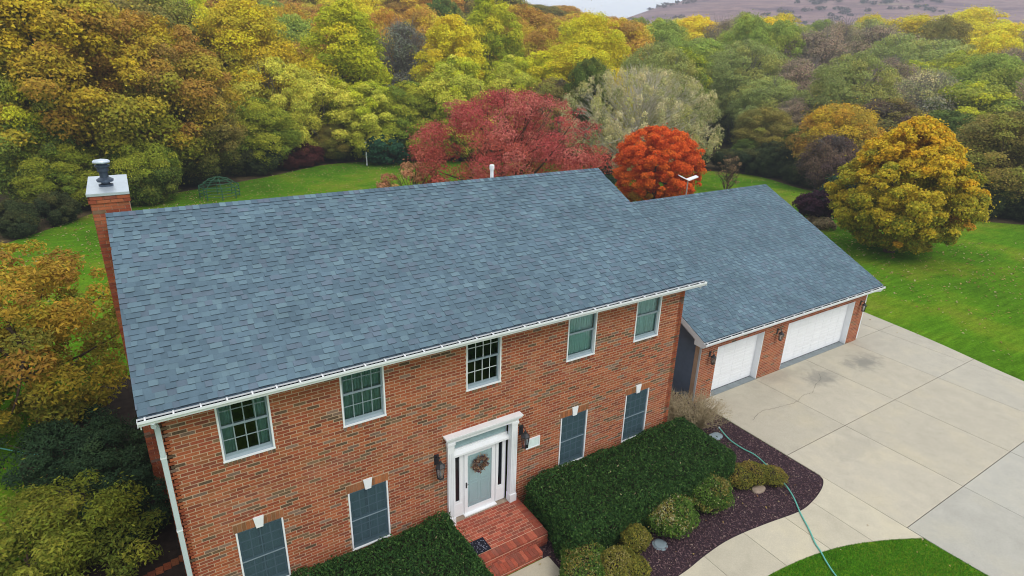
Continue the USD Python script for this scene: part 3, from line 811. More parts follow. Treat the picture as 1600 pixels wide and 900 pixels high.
chimney_bricks()
MB().box((-0.475, 4.87, 8.725), (0.345, 7.16, 8.785)).build(CH, 'chimney_cap', STEEL)
fl = MB()
fl.lathe([(0.148, 0.000), (0.148, 0.043), (0.089, 0.060)], (-0.09, 5.75, 8.785), 20)
fl.lathe([(0.163, 0.103), (0.178, 0.155), (0.096, 0.206)], (-0.09, 5.75, 8.785), 20)
fl.lathe([(0.089, 0.043), (0.089, 0.533)], (-0.09, 5.75, 8.785), 20)
fl.lathe([(0.118, 0.344), (0.111, 0.533), (0.000, 0.542)], (-0.09, 5.75, 8.785), 20)
fl.build(CH, 'flue_pipe', FLUE)
MB().lathe([(0.000, 0.516), (0.174, 0.542), (0.178, 0.568), (0.148, 0.602), (0.000, 0.628)], (-0.09, 5.75, 8.785), 24).build(CH, 'rain_cap', STEEL)
MB().lathe([(0.148, 0.447), (0.152, 0.490), (0.118, 0.499)], (-0.09, 5.75, 8.785), 24).build(CH, 'flue_ring', FLUE)

# entrance
cx = 6.86
E = MB()
E.box((cx - 1.03, -0.10, 3.00), (cx + 1.03, 0.10, 3.08))
for k, (o, z0, z1) in enumerate(((0.02, 3.08, 3.11), (0.05, 3.11, 3.15), (0.08, 3.15, 3.195), (0.10, 3.195, 3.22))):
    E.box((cx - 1.03 - o * 0.8, -0.10 - o, z0), (cx + 1.03 + o * 0.8, 0.02, z1))
E.build(H, 'door_cornice', WHITE)
FLUTE = plain('white_shade', (0.70, 0.72, 0.75), 0.5)
for sx in (-1, 1):
    pc = cx + sx * 0.93
    E = MB()
    E.box((pc - 0.09, -0.085, DZ0 + 0.25), (pc + 0.09, 0.10, 2.93))
    E.box((pc - 0.105, -0.105, DZ0), (pc + 0.105, 0.10, DZ0 + 0.25))
    E.box((pc - 0.11, -0.11, 2.93), (pc + 0.11, 0.10, 2.998))
    pil = E.build(H, 'pilaster', WHITE)
    for k in range(3):
        xx_ = pc + (k - 1) * 0.045
        MB().box((xx_ - 0.008, -0.0905, 0.75), (xx_ + 0.008, -0.0855, 2.7)).build(pil, 'flute', FLUTE)
yb = 0.17
DARKGLASS = plain('dark_glass', (0.008, 0.01, 0.014), 0.08, 0.5, 0.02)
E = MB()
E.box((cx - 0.84, yb + 0.02, DZ0), (cx + 0.84, yb + 0.10, 3.0))
E.build(H, 'entrance_back', WHITE)
E = MB()
E.add([(cx - 0.84, 0.02, 2.50), (cx + 0.84, 0.02, 2.50), (cx + 0.84, yb, 2.56), (cx - 0.84, yb, 2.56), (cx - 0.84, 0.02, 2.44), (cx + 0.84, 0.02, 2.44), (cx + 0.84, yb, 2.44), (cx - 0.84, yb, 2.44)], [(0, 1, 2, 3), (4, 5, 1, 0), (4, 7, 6, 5)])
E.box((cx - 0.84, yb - 0.03, 2.56), (cx + 0.84, yb + 0.02, 2.60))
E.build(H, 'transom_ledge', WHITE)
MB().box((cx - 0.80, yb - 0.01, 2.62), (cx + 0.80, yb + 0.018, 2.96)).build(H, 'transom_panel', plain('transom_grey', (0.30, 0.42, 0.44), 0.5))
for sx, a, b in ((-1, -0.79, -0.50), (1, 0.50, 0.79)):
    E = MB()
    E.box((cx + a, yb - 0.035, DZ0 + 0.02), (cx + a + 0.075, yb + 0.019, 2.44)); E.box((cx + b - 0.095, yb - 0.035, DZ0 + 0.02), (cx + b, yb + 0.019, 2.44))
    E.box((cx + a + 0.075, yb - 0.034, DZ0 + 0.02), (cx + b - 0.095, yb + 0.019, 0.93)); E.box((cx + a + 0.075, yb - 0.034, 2.37), (cx + b - 0.095, yb + 0.019, 2.44))
    sl = E.build(H, 'sidelight', WHITE)
    MB().box((cx + a + 0.075, yb - 0.005, 0.93), (cx + b - 0.095, yb + 0.012, 2.37)).build(sl, 'dark_glass', DARKGLASS)
    MB().box((cx + a + 0.02, yb - 0.042, DZ0 + 0.12), (cx + b - 0.02, yb - 0.036, 0.86)).build(sl, 'kick_panel', WHITE)
E = MB()
for a, b in ((-0.46, -0.36), (0.36, 0.46)):
    E.box((cx + a, yb - 0.05, DZ0 + 0.03), (cx + b, yb + 0.018, 2.42))
E.box((cx - 0.36, yb - 0.0495, 2.28), (cx + 0.36, yb + 0.018, 2.42)); E.box((cx - 0.36, yb - 0.0495, DZ0 + 0.03), (cx + 0.36, yb + 0.018, 0.62))
storm = E.build(H, 'storm_door', WHITE)
MB().box((cx - 0.49, yb - 0.02, DZ0), (cx - 0.462, yb + 0.019, 2.44)).box((cx + 0.462, yb - 0.02, DZ0), (cx + 0.49, yb + 0.019, 2.44)).build(storm, 'jamb', WHITE)
MB().box((cx - 0.42, yb - 0.075, 1.30), (cx - 0.395, yb - 0.05, 1.46)).tube([(cx - 0.408, yb - 0.05, 1.42), (cx - 0.408, yb - 0.10, 1.42), (cx - 0.37, yb - 0.11, 1.42)], 0.009, 6).build(storm, 'handle', BLACK)
MB().add([(cx - .36, yb - 0.035, .62), (cx + .36, yb - 0.035, .62), (cx + .36, yb - 0.035, 2.28), (cx - .36, yb - 0.035, 2.28)], [(0, 1, 2, 3)]).build(storm, 'storm_glass', CLEARGLASS)
door = MB().box((cx - 0.36, yb - 0.005, 0.60), (cx + 0.36, yb + 0.0195, 2.28)).build(H, 'front_door', DOOR)
for px0, px1, pz0, pz1 in ((-0.29, -0.04, 0.72, 1.34), (0.04, 0.29, 0.72, 1.34), (-0.29, -0.04, 1.42, 2.0), (0.04, 0.29, 1.42, 2.0), (-0.29, -0.04, 2.06, 2.22), (0.04, 0.29, 2.06, 2.22)):
    E = MB()
    for q0, q1, r0, r1 in ((px0, px1, pz0, pz0 + .015), (px0, px1, pz1 - .015, pz1), (px0, px0 + .015, pz0 + .015, pz1 - .015), (px1 - .015, px1, pz0 + .015, pz1 - .015)):
        E.box((cx + q0, yb - 0.013, r0), (cx + q1, yb - 0.004, r1))
    E.build(door, 'panel', DOOR)
MB().box((cx - 0.49, 0.03, DZ0 + 0.001), (cx + 0.49, yb + 0.019, DZ0 + 0.03)).build(H, 'threshold', WHITE)
MB().box((cx - 0.83, -0.006, 0.0), (cx + 0.83, yb + 0.021, DZ0 - 0.001)).build(H, 'door_sill', STONE)

# porch and step of red pavers
PO = MB().box((5.86, -1.50, 0.0), (7.97, -0.004, 0.412)).box((6.12, -1.82, 0.0), (7.60, -1.501, 0.195)).build(H, 'porch', plain('porch_mortar', (0.66, 0.44, 0.31), 0.95, 0.1, 0.2, 9.0))
PPAL = np.array([(0.36, 0.085, 0.050), (0.30, 0.07, 0.044), (0.42, 0.11, 0.065), (0.26, 0.075, 0.050)])


def paver(a, b, t=None):
    t = PPAL[rng.choice(4)] * rng.uniform(0.85, 1.15) if t is None else t
    mesh(PO, 'paver', *box_vf(a, b), BRICK, t)


for r in range(12):
    y0 = -0.008 - r * 0.104
    xa = 5.865 - (r % 2) * 0.105
    if y0 - 0.1 < -1.26:
        break
    while xa < 7.75:
        paver((max(xa, 5.863) + 0.004, y0 - 0.097, 0.39), (min(xa + 0.204, 7.755), y0 - 0.007, 0.418 + rng.uniform(-.002, .002)))
        xa += 0.21
for k in range(20):      # headers along the front edge
    xa = 5.865 + k * 0.105
    if xa + 0.1 < 7.98:
        paver((xa + .003, -1.512, 0.36), (xa + 0.10, -1.272, 0.4225 + rng.uniform(-.002, .002)))
for k in range(12):      # and along the right edge
    ya = -0.01 - k * 0.104
    if ya - 0.1 > -1.27:
        paver((7.762, ya - 0.098, 0.36), (7.985, ya - 0.004, 0.4215 + rng.uniform(-.002, .002)))
for k in range(14):
    xa = 6.115 + k * 0.106
    paver((xa + .003, -1.832, 0.13), (xa + 0.101, -1.60, 0.206 + rng.uniform(-.002, .002)))
    paver((xa + .003, -1.597, 0.13), (xa + 0.101, -1.515, 0.204))
for c in range(4):       # risers
    za = 0.01 + c * 0.082
    xa = 5.865 - (c % 2) * 0.105
    while xa < 7.97:
        x0_, x1_ = max(xa, 5.863) + .004, min(xa + .206, 7.982)
        if x1_ - x0_ > .03:
            paver((x0_, -1.506, za), (x1_, -1.49, za + 0.072))
        xa += 0.21
    ya = -1.5 + (c % 2) * 0.1
    while ya < -0.02:
        paver((7.96, max(ya, -1.49) + .004, za), (7.978, min(ya + .206, -0.01), za + 0.072))
        ya += 0.21
    if c < 2:
        xa = 6.12 - (c % 2) * 0.105
        while xa < 7.6:
            x0_, x1_ = max(xa, 6.118) + .004, min(xa + .206, 7.602)
            if x1_ - x0_ > .03:
                paver((x0_, -1.826, za - .008), (x1_, -1.81, za + 0.052))
            xa += 0.21

# house number plaque
PL = thing('number_plaque', 'white house number plaque on the brick, right of the right door lantern', 'sign', (8.43, 0, 2.085))
MB().box((-0.225, -0.028, -0.155), (0.225, -0.004, 0.155)).build(PL, 'plate', WHITE)
E = MB()
for a, b in (((-0.225, -0.040, 0.125), (0.225, -0.0285, 0.155)), ((-0.225, -0.040, -0.155), (0.225, -0.0285, -0.125)), ((-0.225, -0.040, -0.1245), (-0.195, -0.0285, 0.1245)), ((0.195, -0.040, -0.1245), (0.225, -0.0285, 0.1245))):
    E.box(a, b)
E.build(PL, 'border', WHITE)
MB().box((-0.19, -0.031, -0.12), (0.19, -0.0285, 0.12)).build(PL, 'face', plain('plaque_face', (0.66, 0.77, 0.76), 0.4))


# lanterns
def lantern(loc, label, s=1.12):
    t = thing('wall_lantern', label, 'lantern', loc, 0, (s, s, s), 'black carriage lanterns on the brick walls')
    a = MB().box((-0.055, -0.015, -0.02), (0.055, -0.002, 0.24))
    a.tube([(0, -0.01, 0.16), (0, -0.08, 0.24), (0, -0.17, 0.25), (0, -0.20, 0.18)], 0.012, 8)
    a.build(t, 'bracket', BLACK)
    MB().lathe([(0.0, 0.19), (0.03, 0.18), (0.045, 0.13), (0.115, 0.06), (0.12, 0.045), (0.0, 0.05)], (0, -0.20, 0), 6).build(t, 'cap', BLACK)
    fr = MB()
    for k in range(6):
        u = k * math.pi / 3
        fr.tube([(0.105 * math.cos(u), -0.20 + 0.105 * math.sin(u), 0.05), (0.075 * math.cos(u), -0.20 + 0.075 * math.sin(u), -0.24)], 0.007, 5)
    fr.lathe([(0.08, -0.235), (0.085, -0.25), (0.03, -0.29), (0.0, -0.30)], (0, -0.20, 0), 6)
    fr.build(t, 'cage', BLACK)
    MB().lathe([(0.098, 0.045), (0.070, -0.235)], (0, -0.20, 0), 6).build(t, 'lantern_glass', CLEAR)
    MB().tube([(0, -0.20, -0.20), (0, -0.20, -0.08)], 0.012, 6).build(t, 'candle', WHITE)
    return t


lantern((5.56, -0.004, 2.50), 'black lantern left of the front door')
lantern((8.03, -0.004, 2.50), 'black lantern right of the front door, beside the number plaque')
# wreath on the door
WR = thing('door_wreath', 'round wreath of dried brown leaves and berries on the pale blue front door', 'wreath', (cx + 0.0, yb - 0.07, 1.93))
rg = np.random.default_rng(4)
th_ = np.linspace(0, 2 * np.pi, 25)
MB().tube(np.c_[0.17 * np.cos(th_), 0 * th_, 0.17 * np.sin(th_)], 0.03, 6, cap=False).build(WR, 'hoop', BARK)
a = rg.uniform(0, 2 * np.pi, 420); rr_ = 0.17 + rg.normal(0, 0.05, 420)
c = np.c_[rr_ * np.cos(a), rg.uniform(-0.035, 0.02, 420), rr_ * np.sin(a)]
V, F = cards(c, np.c_[rg.normal(0, .6, 420), -np.ones(420), rg.normal(0, .6, 420)], rg.uniform(0.02, 0.05, 420), rg, 0.45)
wp = np.array([(0.20, 0.10, 0.05), (0.36, 0.23, 0.13), (0.08, 0.045, 0.04), (0.48, 0.36, 0.26), (0.10, 0.04, 0.06)])
mesh(WR, 'dried_leaves', V, F, SHRUB, wp[rg.choice(5, 420)])
# doormat
MT = thing('doormat', 'dark doormat with pale pebble pattern on the brick porch, by the left hedge', 'doormat', (6.12, -1.04, 0.424))
MB().box((-0.36, -0.22, 0.0), (0.30, 0.22, 0.014)).build(MT, 'mat', plain('mat', (0.018, 0.018, 0.028), 0.95, 0.1, 0.3, 40.0))
E = MB()
for k in range(90):
    px, py = rg.uniform(-0.33, 0.27), rg.uniform(-0.19, 0.19)
    E.lathe([(rg.uniform(.008, .016), 0.0135), (0.006, 0.018), (0, 0.018)], (px, py, 0), 6)
E.build(MT, 'pebble_pattern', plain('pebbles', (0.24, 0.25, 0.33), 0.8))
# ------------------------------------------------------------------ the garage wing
GA = thing('attached_garage', 'low brick garage wing with two white doors and grey shingle roof', 'garage')
GX0, GX1, GY = 16.64, 27.52, 1.30
GYE, GZE, GYR, GZR = 0.93, 2.80, 7.62, 6.08
D1, D2, DT = (17.54, 20.285), (21.80, 26.67), 2.16
brick_wall(GA, 'front_wall', (GX0, GY, 0), (1, 0, 0), (0, -1, 0), sbox(0, 0, GX1 - GX0, 2.74), [(D1[0] - GX0, -1, D1[1] - GX0, DT), (D2[0] - GX0, -1, D2[1] - GX0, DT)], 200, backing=0.28, dark=0.08, seed=41)
gy1 = 2 * GYR - GY
gp = Polygon([(GY + 0.01, 0), (gy1, 0), (gy1, 2.62), (GYR, 5.86), (GY + 0.01, 2.62)])
m = extrude(gp, 0, 0.18)
mesh(GA, 'left_wall', np.c_[GX0 + 0.03 + m.vertices[:, 2], m.vertices[:, 0], m.vertices[:, 1]], m.faces, NAVY)
mesh(GA, 'right_wall', np.c_[GX1 - 0.2 + m.vertices[:, 2], m.vertices[:, 0], m.vertices[:, 1]], m.faces, usdkit.UsdShade.Material.Get(stage, '/World/Looks/plain_brick'))
MB().box((GX0 + .22, gy1 - .2, 0), (GX1 - .21, gy1 - 0.003, 2.6)).build(GA, 'rear_wall', NAVY)
slope = (GZR - GZE) / (GYR - GYE)
for k in range(36):
    z0 = 0.02 + k * 0.152
    z1 = z0 + 0.165
    zt = z0 + 0.152
    ya = GY + 0.085 if zt < 2.5 else GYE + (zt + 0.06 - GZE + 0.14) / slope
    ya = max(ya, GY + 0.085)
    yb_ = 2 * GYR - ya
    if yb_ - ya < 0.3:
        break
    mesh(GA, 'siding_board', [(GX0 + 0.004, ya, z0), (GX0 + 0.004, yb_, z0), (GX0 + 0.022, yb_, z1), (GX0 + 0.022, ya, z1), (GX0 + 0.028, ya, z0), (GX0 + 0.028, yb_, z0)], [(0, 3, 2, 1), (0, 1, 5, 4)], NAVY)
MB().box((GX0 - 0.012, GY + 0.002, 0.02), (GX0 + 0.03, GY + 0.09, 2.60)).build(GA, 'corner_board', plain('grey_white_board', (0.60, 0.65, 0.68), 0.5))
groof = roof_deck(GA, 'roof', 16.22, 27.88, GYE, GZE, GYR, GZR)
shingles(groof, 16.21, 27.89, GYE - 0.02, GZE + 0.002, GYR, GZR + 0.002, 300, 22)
for xr in (16.205, 27.875):
    pr = Polygon([(GYE - 0.01, GZE - 0.012), (GYR, GZR - 0.012), (GYR, GZR - 0.22), (GYE + 0.40, GZE - 0.03), (GYE + 0.40, GZE - 0.24), (GYE - 0.01, GZE - 0.24)])
    m = extrude(pr, xr, xr + 0.02)
    mesh(GA, 'rake_board', m.vertices[:, [2, 0, 1]], m.faces, VINYL)
    pr2 = Polygon([(2 * GYR - GYE, GZE - 0.012), (GYR, GZR - 0.012), (GYR, GZR - 0.22), (2 * GYR - GYE, GZE - 0.2)])
    m = extrude(pr2, xr, xr + 0.02)
    mesh(GA, 'rake_board', m.vertices[:, [2, 0, 1]], m.faces, VINYL)
so = MB()
for xa, xb in ((16.23, GX0 - 0.005), (GX1 + 0.005, 27.87)):
    so.box((xa, GYE + 0.02, GZE - 0.235), (xb, GYE + 0.39, GZE - 0.215))
    so.add([(xa, GYE + 0.4, GZE - 0.09), (xb, GYE + 0.4, GZE - 0.09), (xb, GYR, GZR - 0.21), (xa, GYR, GZR - 0.21)], [(0, 3, 2, 1)])
so.box((GX0, GYE + 0.02, GZE - 0.09), (GX1, GY, GZE - 0.07))
so.build(GA, 'soffit', WHITE)
MB().box((16.24, GYE, GZE - 0.24), (27.86, GYE + 0.019, GZE - 0.095)).build(GA, 'fascia', WHITE)
gutter(GA, 16.20, 27.93, GYE - 0.002, GZE - 0.045, 0.62)
MB().tube([(27.75, 0.86, 2.64), (27.75, 0.90, 2.56), (27.62, 1.20, 2.44), (27.58, 1.33, 2.30)], 0.04, 8).box((27.54, 1.30, 0.1), (27.61, 1.38, 2.32)).build(GA, 'downspout', VINYL)
for (a, b), n in ((D1, 1), (D2, 2)):
    jm = MB()
    jm.box((a + 0.001, GY + 0.012, 0.03), (a + 0.035, GY + 0.27, DT)); jm.box((b - 0.035, GY + 0.012, 0.03), (b - 0.001, GY + 0.27, DT)); jm.box((a + 0.036, GY + 0.014, DT - 0.045), (b - 0.036, GY + 0.27, DT - 0.002))
    gd = jm.build(GA, 'garage_door', WHITE, 'narrow white sectional garage door' if n == 1 else 'wide white sectional garage door')
    yd = GY + 0.26
    hgt = (DT - 0.05 - 0.055) / 4
    for k in range(4):
        z0 = 0.055 + k * hgt
        pn = MB().box((a + 0.037, yd, z0 + 0.004), (b - 0.037, yd + 0.04, z0 + hgt - 0.004))
        npan = 4 * n
        for i in range(npan):
            xa, xb = a + 0.06 + (b - a - 0.12) * i / npan + 0.03, a + 0.06 + (b - a - 0.12) * (i + 1) / npan - 0.03
            for q in range(3):
                za = z0 + 0.06 + q * 0.135
                pn.box((xa, yd - 0.007, za), (xb, yd - 0.0005, za + 0.105))
        pn.build(gd, 'door_section', WHITE)
    MB().box((a + 0.04, yd - 0.002, 0.036), (b - 0.04, yd + 0.03, 0.056)).build(gd, 'bottom_seal', BLACK)
    MB().box((a + 0.004, GY - 0.02, 0.0), (b - 0.004, GY + 0.32, 0.034)).build(gd, 'apron', APRON)
# the narrow link between house and garage
lk = MB().box((13.80, 5.2, 0), (16.66, 8.0, 2.5))
lk.build(GA, 'link_wall', NAVY)
for k in range(16):
    z0 = 0.02 + k * 0.152
    mesh(GA, 'siding_board', [(13.80, 5.175, z0), (16.66, 5.175, z0), (16.66, 5.193, z0 + .165), (13.80, 5.193, z0 + .165), (13.80, 5.199, z0), (16.66, 5.199, z0)], [(0, 1, 2, 3), (1, 0, 4, 5)], NAVY)
for loc, lab in (((17.12, GY - 0.008, 1.86), 'black lantern on the brick left of the narrow garage door'), ((21.10, GY - 0.008, 1.86), 'black lantern on the brick pier between the two garage doors'), ((27.12, GY - 0.008, 1.86), 'black lantern at the far right end of the garage front')):
    lantern(loc, lab, 0.9)

# ------------------------------------------------------------------ plants
def unit(v):
    return v / (np.linalg.norm(v, axis=-1, keepdims=True) + 1e-9)


def tri_cards(c, n, size, rng, asp):
    r = rng.normal(size=n.shape)
    a = unit(r - n * (r * n).sum(1, keepdims=True))
    b = np.cross(n, a)
    s = np.asarray(size).reshape(-1, 1)
    V = np.stack([c + a * s, c - a * s * 0.6 + b * s * asp * 1.2, c - a * s * 0.6 - b * s * asp * 1.2], 1).reshape(-1, 3)
    return V, np.arange(len(c) * 3).reshape(-1, 3)


def crown(rng, w, h, cb, npuff, nleaf, leaf, pal, shape='round', top=None, flat=0.75, puff=(0.20, 0.33), asp=0.6, upb=0.35, droop=False, low=None, ragged=1.0, quads=False):
    """Leaves of one crown, w wide, foliage from cb*h to h, in clumps. pal, top, low: lists of (colour, weight) for the body, the crown's top and its lowest part."""
    i = np.arange(npuff)
    t = (i + rng.random(npuff)) / npuff
    ang = i * 2.39996 + rng.uniform(0, 0.8, npuff)
    prof = {'round': lambda t: np.sqrt(np.maximum(1 - (2 * t - 1.0) ** 2, 0.02)) ** 0.8, 'oval': lambda t: np.sqrt(np.maximum(1 - ((t - 0.42) / 0.60) ** 2, 0.02)),
            'egg': lambda t: np.sqrt(np.maximum(1 - ((t - 0.33) / 0.69) ** 2, 0.03)) ** 1.1, 'cone': lambda t: np.maximum(1 - t, 0.06) ** 0.8,
            'dome': lambda t: np.interp(t, [0, .07, .25, .43, .6, .79, .93, 1], [.42, .64, .95, 1, .82, .60, .32, .12]),
            'vase': lambda t: 0.35 + 0.65 * np.sin(np.clip(t, 0, 1) * 2.4) ** 0.9}[shape](t)
    H_ = h * (1 - cb)
    pr = w / 2 * (puff[0] * 0.7 + (puff[1] * 1.15 - puff[0] * 0.7) * rng.random(npuff) ** 1.5) * np.maximum(prof, 0.35) ** 0.35
    rad = np.maximum(prof * w / 2 - pr * 0.75, 0) * np.where(rng.random(npuff) < 0.25, rng.uniform(0.2, 0.7, npuff), 1 + rng.uniform(-0.20, 0.12, npuff) * (0.3 + 0.7 * ragged))
    c = np.c_[rad * np.cos(ang), rad * np.sin(ang), h * cb + pr * 0.45 + t * (H_ - pr * 1.1)]
    share = pr ** 2 / (pr ** 2).sum()
    k = rng.choice(npuff, nleaf, p=share)
    d = unit(rng.normal(size=(nleaf, 3)))
    d[:, 2] = np.where(rng.random(nleaf) < 0.55, abs(d[:, 2]), d[:, 2])
    r = (0.55 + 0.5 * rng.random(nleaf) ** 0.6) * (1 + 0.25 * (meshkit.noise(d * 3 + k[:, None] * 7.1) - 0.5))
    r = r + np.where(rng.random(nleaf) < 0.14 * ragged, rng.exponential(0.28, nleaf), 0)
    off = d * (pr[k] * r)[:, None]
    off[:, 2] *= flat
    p = c[k] + off
    outw = unit(np.c_[p[:, :2], (p[:, 2] - h * (cb + 0.25 * (1 - cb))) * 0.6])
    n = unit(0.55 * d + 0.35 * outw + 0.75 * unit(rng.normal(size=(nleaf, 3))) + np.array([0, 0, upb]))
    V, F = cards(p, n, leaf * rng.uniform(0.6, 1.35, nleaf), rng, asp) if quads else tri_cards(p, n, leaf * rng.uniform(0.6, 1.4, nleaf), rng, asp)

    def pick(pl, m):
        a = np.array([x[1] for x in pl], float)
        return np.array([x[0] for x in pl])[rng.choice(len(pl), m, p=a / a.sum())]
    pc = pick(pal, npuff)
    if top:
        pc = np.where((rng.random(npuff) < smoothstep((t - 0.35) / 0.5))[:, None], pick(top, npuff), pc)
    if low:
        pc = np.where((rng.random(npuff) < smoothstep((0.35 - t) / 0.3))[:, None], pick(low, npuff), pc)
    T = 0.7 * pc[k] + 0.3 * pick((top if top else []) + list(pal), nleaf)
    T = T * rng.uniform(0.72, 1.28, (nleaf, 1)) * rng.uniform(0.92, 1.08, (nleaf, 3))
    return V, F, T, c


def trunk(rng, h, cb, c, r, limbs=9, lean=0.02):
    m = MB()
    top = np.array([rng.normal(0, lean) * h, rng.normal(0, lean) * h, h * (cb + 0.55 * (1 - cb))])
    ts = np.linspace(0, 1, 7)
    path = ts[:, None] * top + np.c_[rng.normal(0, 0.012 * h, (7, 2)) * ts[:, None], np.zeros(7)]
    path[0, 2] = -0.25
    m.tube(path, r * np.array([1.5, 1.0, 0.9, 0.8, 0.62, 0.45, 0.25]), 7)
    for i in rng.choice(len(c), min(limbs, len(c)), replace=False):
        a = path[rng.integers(2, 6)]
        b = c[i]
        mid = (a + b) / 2 + np.array([0, 0, -0.06 * h]) * rng.uniform(0.2, 1)
        m.tube([a, mid, b], r * np.array([0.45, 0.28, 0.10]), 5, cap=False)
    return m


def bare_twigs(rng, w, h, cb, n, r0):
    """Bare branching: trunk, limbs, and sprays of fine twigs."""
    m = MB()
    for i in range(n):
        a = rng.uniform(0, 2 * np.pi)
        t = rng.random() ** 0.7
        rad = w / 2 * math.sqrt(rng.random()) * math.sqrt(max(1 - (2 * t - 1) ** 2, 0.1))
        z = h * (cb + (1 - cb) * t)
        b = np.array([rad * math.cos(a), rad * math.sin(a), z])
        s = np.array([b[0] * 0.35, b[1] * 0.35, z - h * rng.uniform(0.15, 0.32)])
        m.tube([s, (s + b) / 2 + rng.normal(0, 0.02 * h, 3), b], [r0, r0 * 0.6, r0 * 0.25], 3, cap=False)
        for q in range(3):
            e = b + unit(rng.normal(size=3) + np.array([b[0], b[1], 0]) / w + [0, 0, 0.8]) * h * rng.uniform(0.05, 0.1)
            m.tube([(s + b) / 2 * 0.4 + b * 0.6, e], [r0 * 0.35, r0 * 0.15], 3, cap=False)
    return m


C = dict(
    gold=[((0.734, 0.543, 0.023), 4), ((0.639, 0.561, 0.031), 3), ((0.526, 0.362, 0.026), 2), ((0.383, 0.398, 0.031), 1)],
    goldtop=[((0.800, 0.710, 0.018), 3), ((0.800, 0.610, 0.018), 2)],
    oak=[((0.596, 0.428, 0.031), 4), ((0.518, 0.428, 0.037), 3), ((0.470, 0.266, 0.037), 2), ((0.377, 0.359, 0.037), 2)],
    lime=[((0.452, 0.501, 0.018), 4), ((0.624, 0.620, 0.023), 3), ((0.281, 0.369, 0.021), 2)],
    limetop=[((0.732, 0.688, 0.026), 3), ((0.800, 0.668, 0.021), 1)],
    olive=[((0.287, 0.332, 0.026), 4), ((0.406, 0.420, 0.035), 3), ((0.169, 0.254, 0.030), 3)],
    olivetop=[((0.541, 0.526, 0.035), 1)],
    dark=[((0.076, 0.122, 0.022), 4), ((0.127, 0.151, 0.022), 3), ((0.177, 0.179, 0.028), 1)],
    rust=[((0.481, 0.252, 0.047), 4), ((0.601, 0.319, 0.047), 3), ((0.326, 0.202, 0.047), 2), ((0.567, 0.420, 0.059), 1)],
    brown=[((0.284, 0.232, 0.052), 4), ((0.359, 0.275, 0.052), 3), ((0.194, 0.189, 0.047), 2), ((0.314, 0.326, 0.047), 2)],
    green=[((0.144, 0.224, 0.037), 4), ((0.224, 0.282, 0.042), 3), ((0.105, 0.153, 0.037), 3)],
    fresh=[((0.288, 0.384, 0.056), 4), ((0.390, 0.422, 0.056), 3), ((0.220, 0.291, 0.050), 3)],
    greyolive=[((0.333, 0.384, 0.100), 4), ((0.432, 0.413, 0.094), 3), ((0.255, 0.307, 0.094), 3)],
    mauve=[((0.362, 0.265, 0.182), 4), ((0.301, 0.256, 0.145), 3), ((0.423, 0.284, 0.199), 2), ((0.271, 0.277, 0.109), 2)],
    grey=[((0.279, 0.279, 0.230), 3), ((0.200, 0.227, 0.157), 3), ((0.173, 0.213, 0.085), 2)],
    pale=[((0.676, 0.587, 0.276), 2), ((0.520, 0.488, 0.138), 2), ((0.572, 0.509, 0.253), 4), ((0.400, 0.399, 0.152), 3), ((0.686, 0.591, 0.342), 3), ((0.243, 0.275, 0.076), 2)],
    palegold=[((0.686, 0.642, 0.083), 4), ((0.601, 0.575, 0.062), 3), ((0.443, 0.456, 0.052), 2)],
    orange=[((0.715, 0.406, 0.026), 3), ((0.744, 0.536, 0.026), 3), ((0.458, 0.341, 0.031), 2)],
    purple=[((0.132, 0.083, 0.080), 4), ((0.172, 0.110, 0.065), 3), ((0.092, 0.077, 0.065), 3)],
)
cls = stage.CreateClassPrim('/World/tree_kinds')
KINDS = {}
LEAVES = 5.6


def kind(key, seed, w, h, cb, npuff, nleaf, leaf, pal, bark=BARK, twigs=0, **kw):
    rng = np.random.default_rng(seed)
    base = f'/World/tree_kinds/{key}'
    stage.CreateClassPrim(base)
    V, F, T, c = crown(rng, w, h, cb, int(npuff * 1.7), int(nleaf * LEAVES), leaf * 0.42, pal, **kw)
    trunk(rng, h, cb, c, h * 0.017, 10).build(base, 'trunk', bark)
    if twigs:
        bare_twigs(rng, w * 0.95, h * 0.98, cb, twigs, 0.05).build(base, 'branches', PALEBARK if bark is PALEBARK else TWIGM)
    mesh(base, 'crown', V, F, LEAF, T)
    KINDS.setdefault(key.rstrip('0123456789'), []).append((base, w, h))


TWIGM = plain('grey_twig', (0.20, 0.18, 0.165), 0.95, 0.1, 0.3)
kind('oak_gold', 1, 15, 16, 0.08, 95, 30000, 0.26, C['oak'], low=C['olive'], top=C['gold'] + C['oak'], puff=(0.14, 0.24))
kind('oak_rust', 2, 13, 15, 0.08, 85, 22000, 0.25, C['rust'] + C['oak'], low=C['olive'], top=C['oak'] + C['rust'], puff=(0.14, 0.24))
kind('brown_olive', 3, 11, 14, 0.10, 60, 13000, 0.26, C['brown'], low=C['dark'])
kind('brown_dark', 4, 10, 12, 0.08, 55, 11000, 0.26, C['brown'] + C['purple'])
kind('green', 5, 10, 13, 0.06, 60, 13000, 0.26, C['green'], top=C['fresh'] + C['lime'])
kind('olive', 6, 10, 11, 0.04, 60, 13000, 0.25, C['olive'], top=C['olivetop'] + C['olive'])
kind('olive_dark', 7, 9, 8, 0.02, 50, 10000, 0.24, C['dark'], top=C['olive'])
kind('lime', 8, 10, 17, 0.12, 62, 14000, 0.26, C['lime'], top=C['limetop'] + C['lime'], shape='oval')
kind('lime_tall', 9, 9.5, 17, 0.08, 70, 17000, 0.25, C['lime'], top=C['limetop'] + C['lime'], low=C['olive'] + C['green'], shape='egg', puff=(0.22, 0.36))
kind('gold_tall', 10, 11, 16.5, 0.08, 75, 18000, 0.25, C['gold'], top=C['goldtop'] + C['gold'], low=C['olive'], shape='oval')
kind('gold', 11, 9, 15, 0.10, 60, 14000, 0.25, C['gold'] + C['palegold'], top=C['goldtop'], shape='oval')
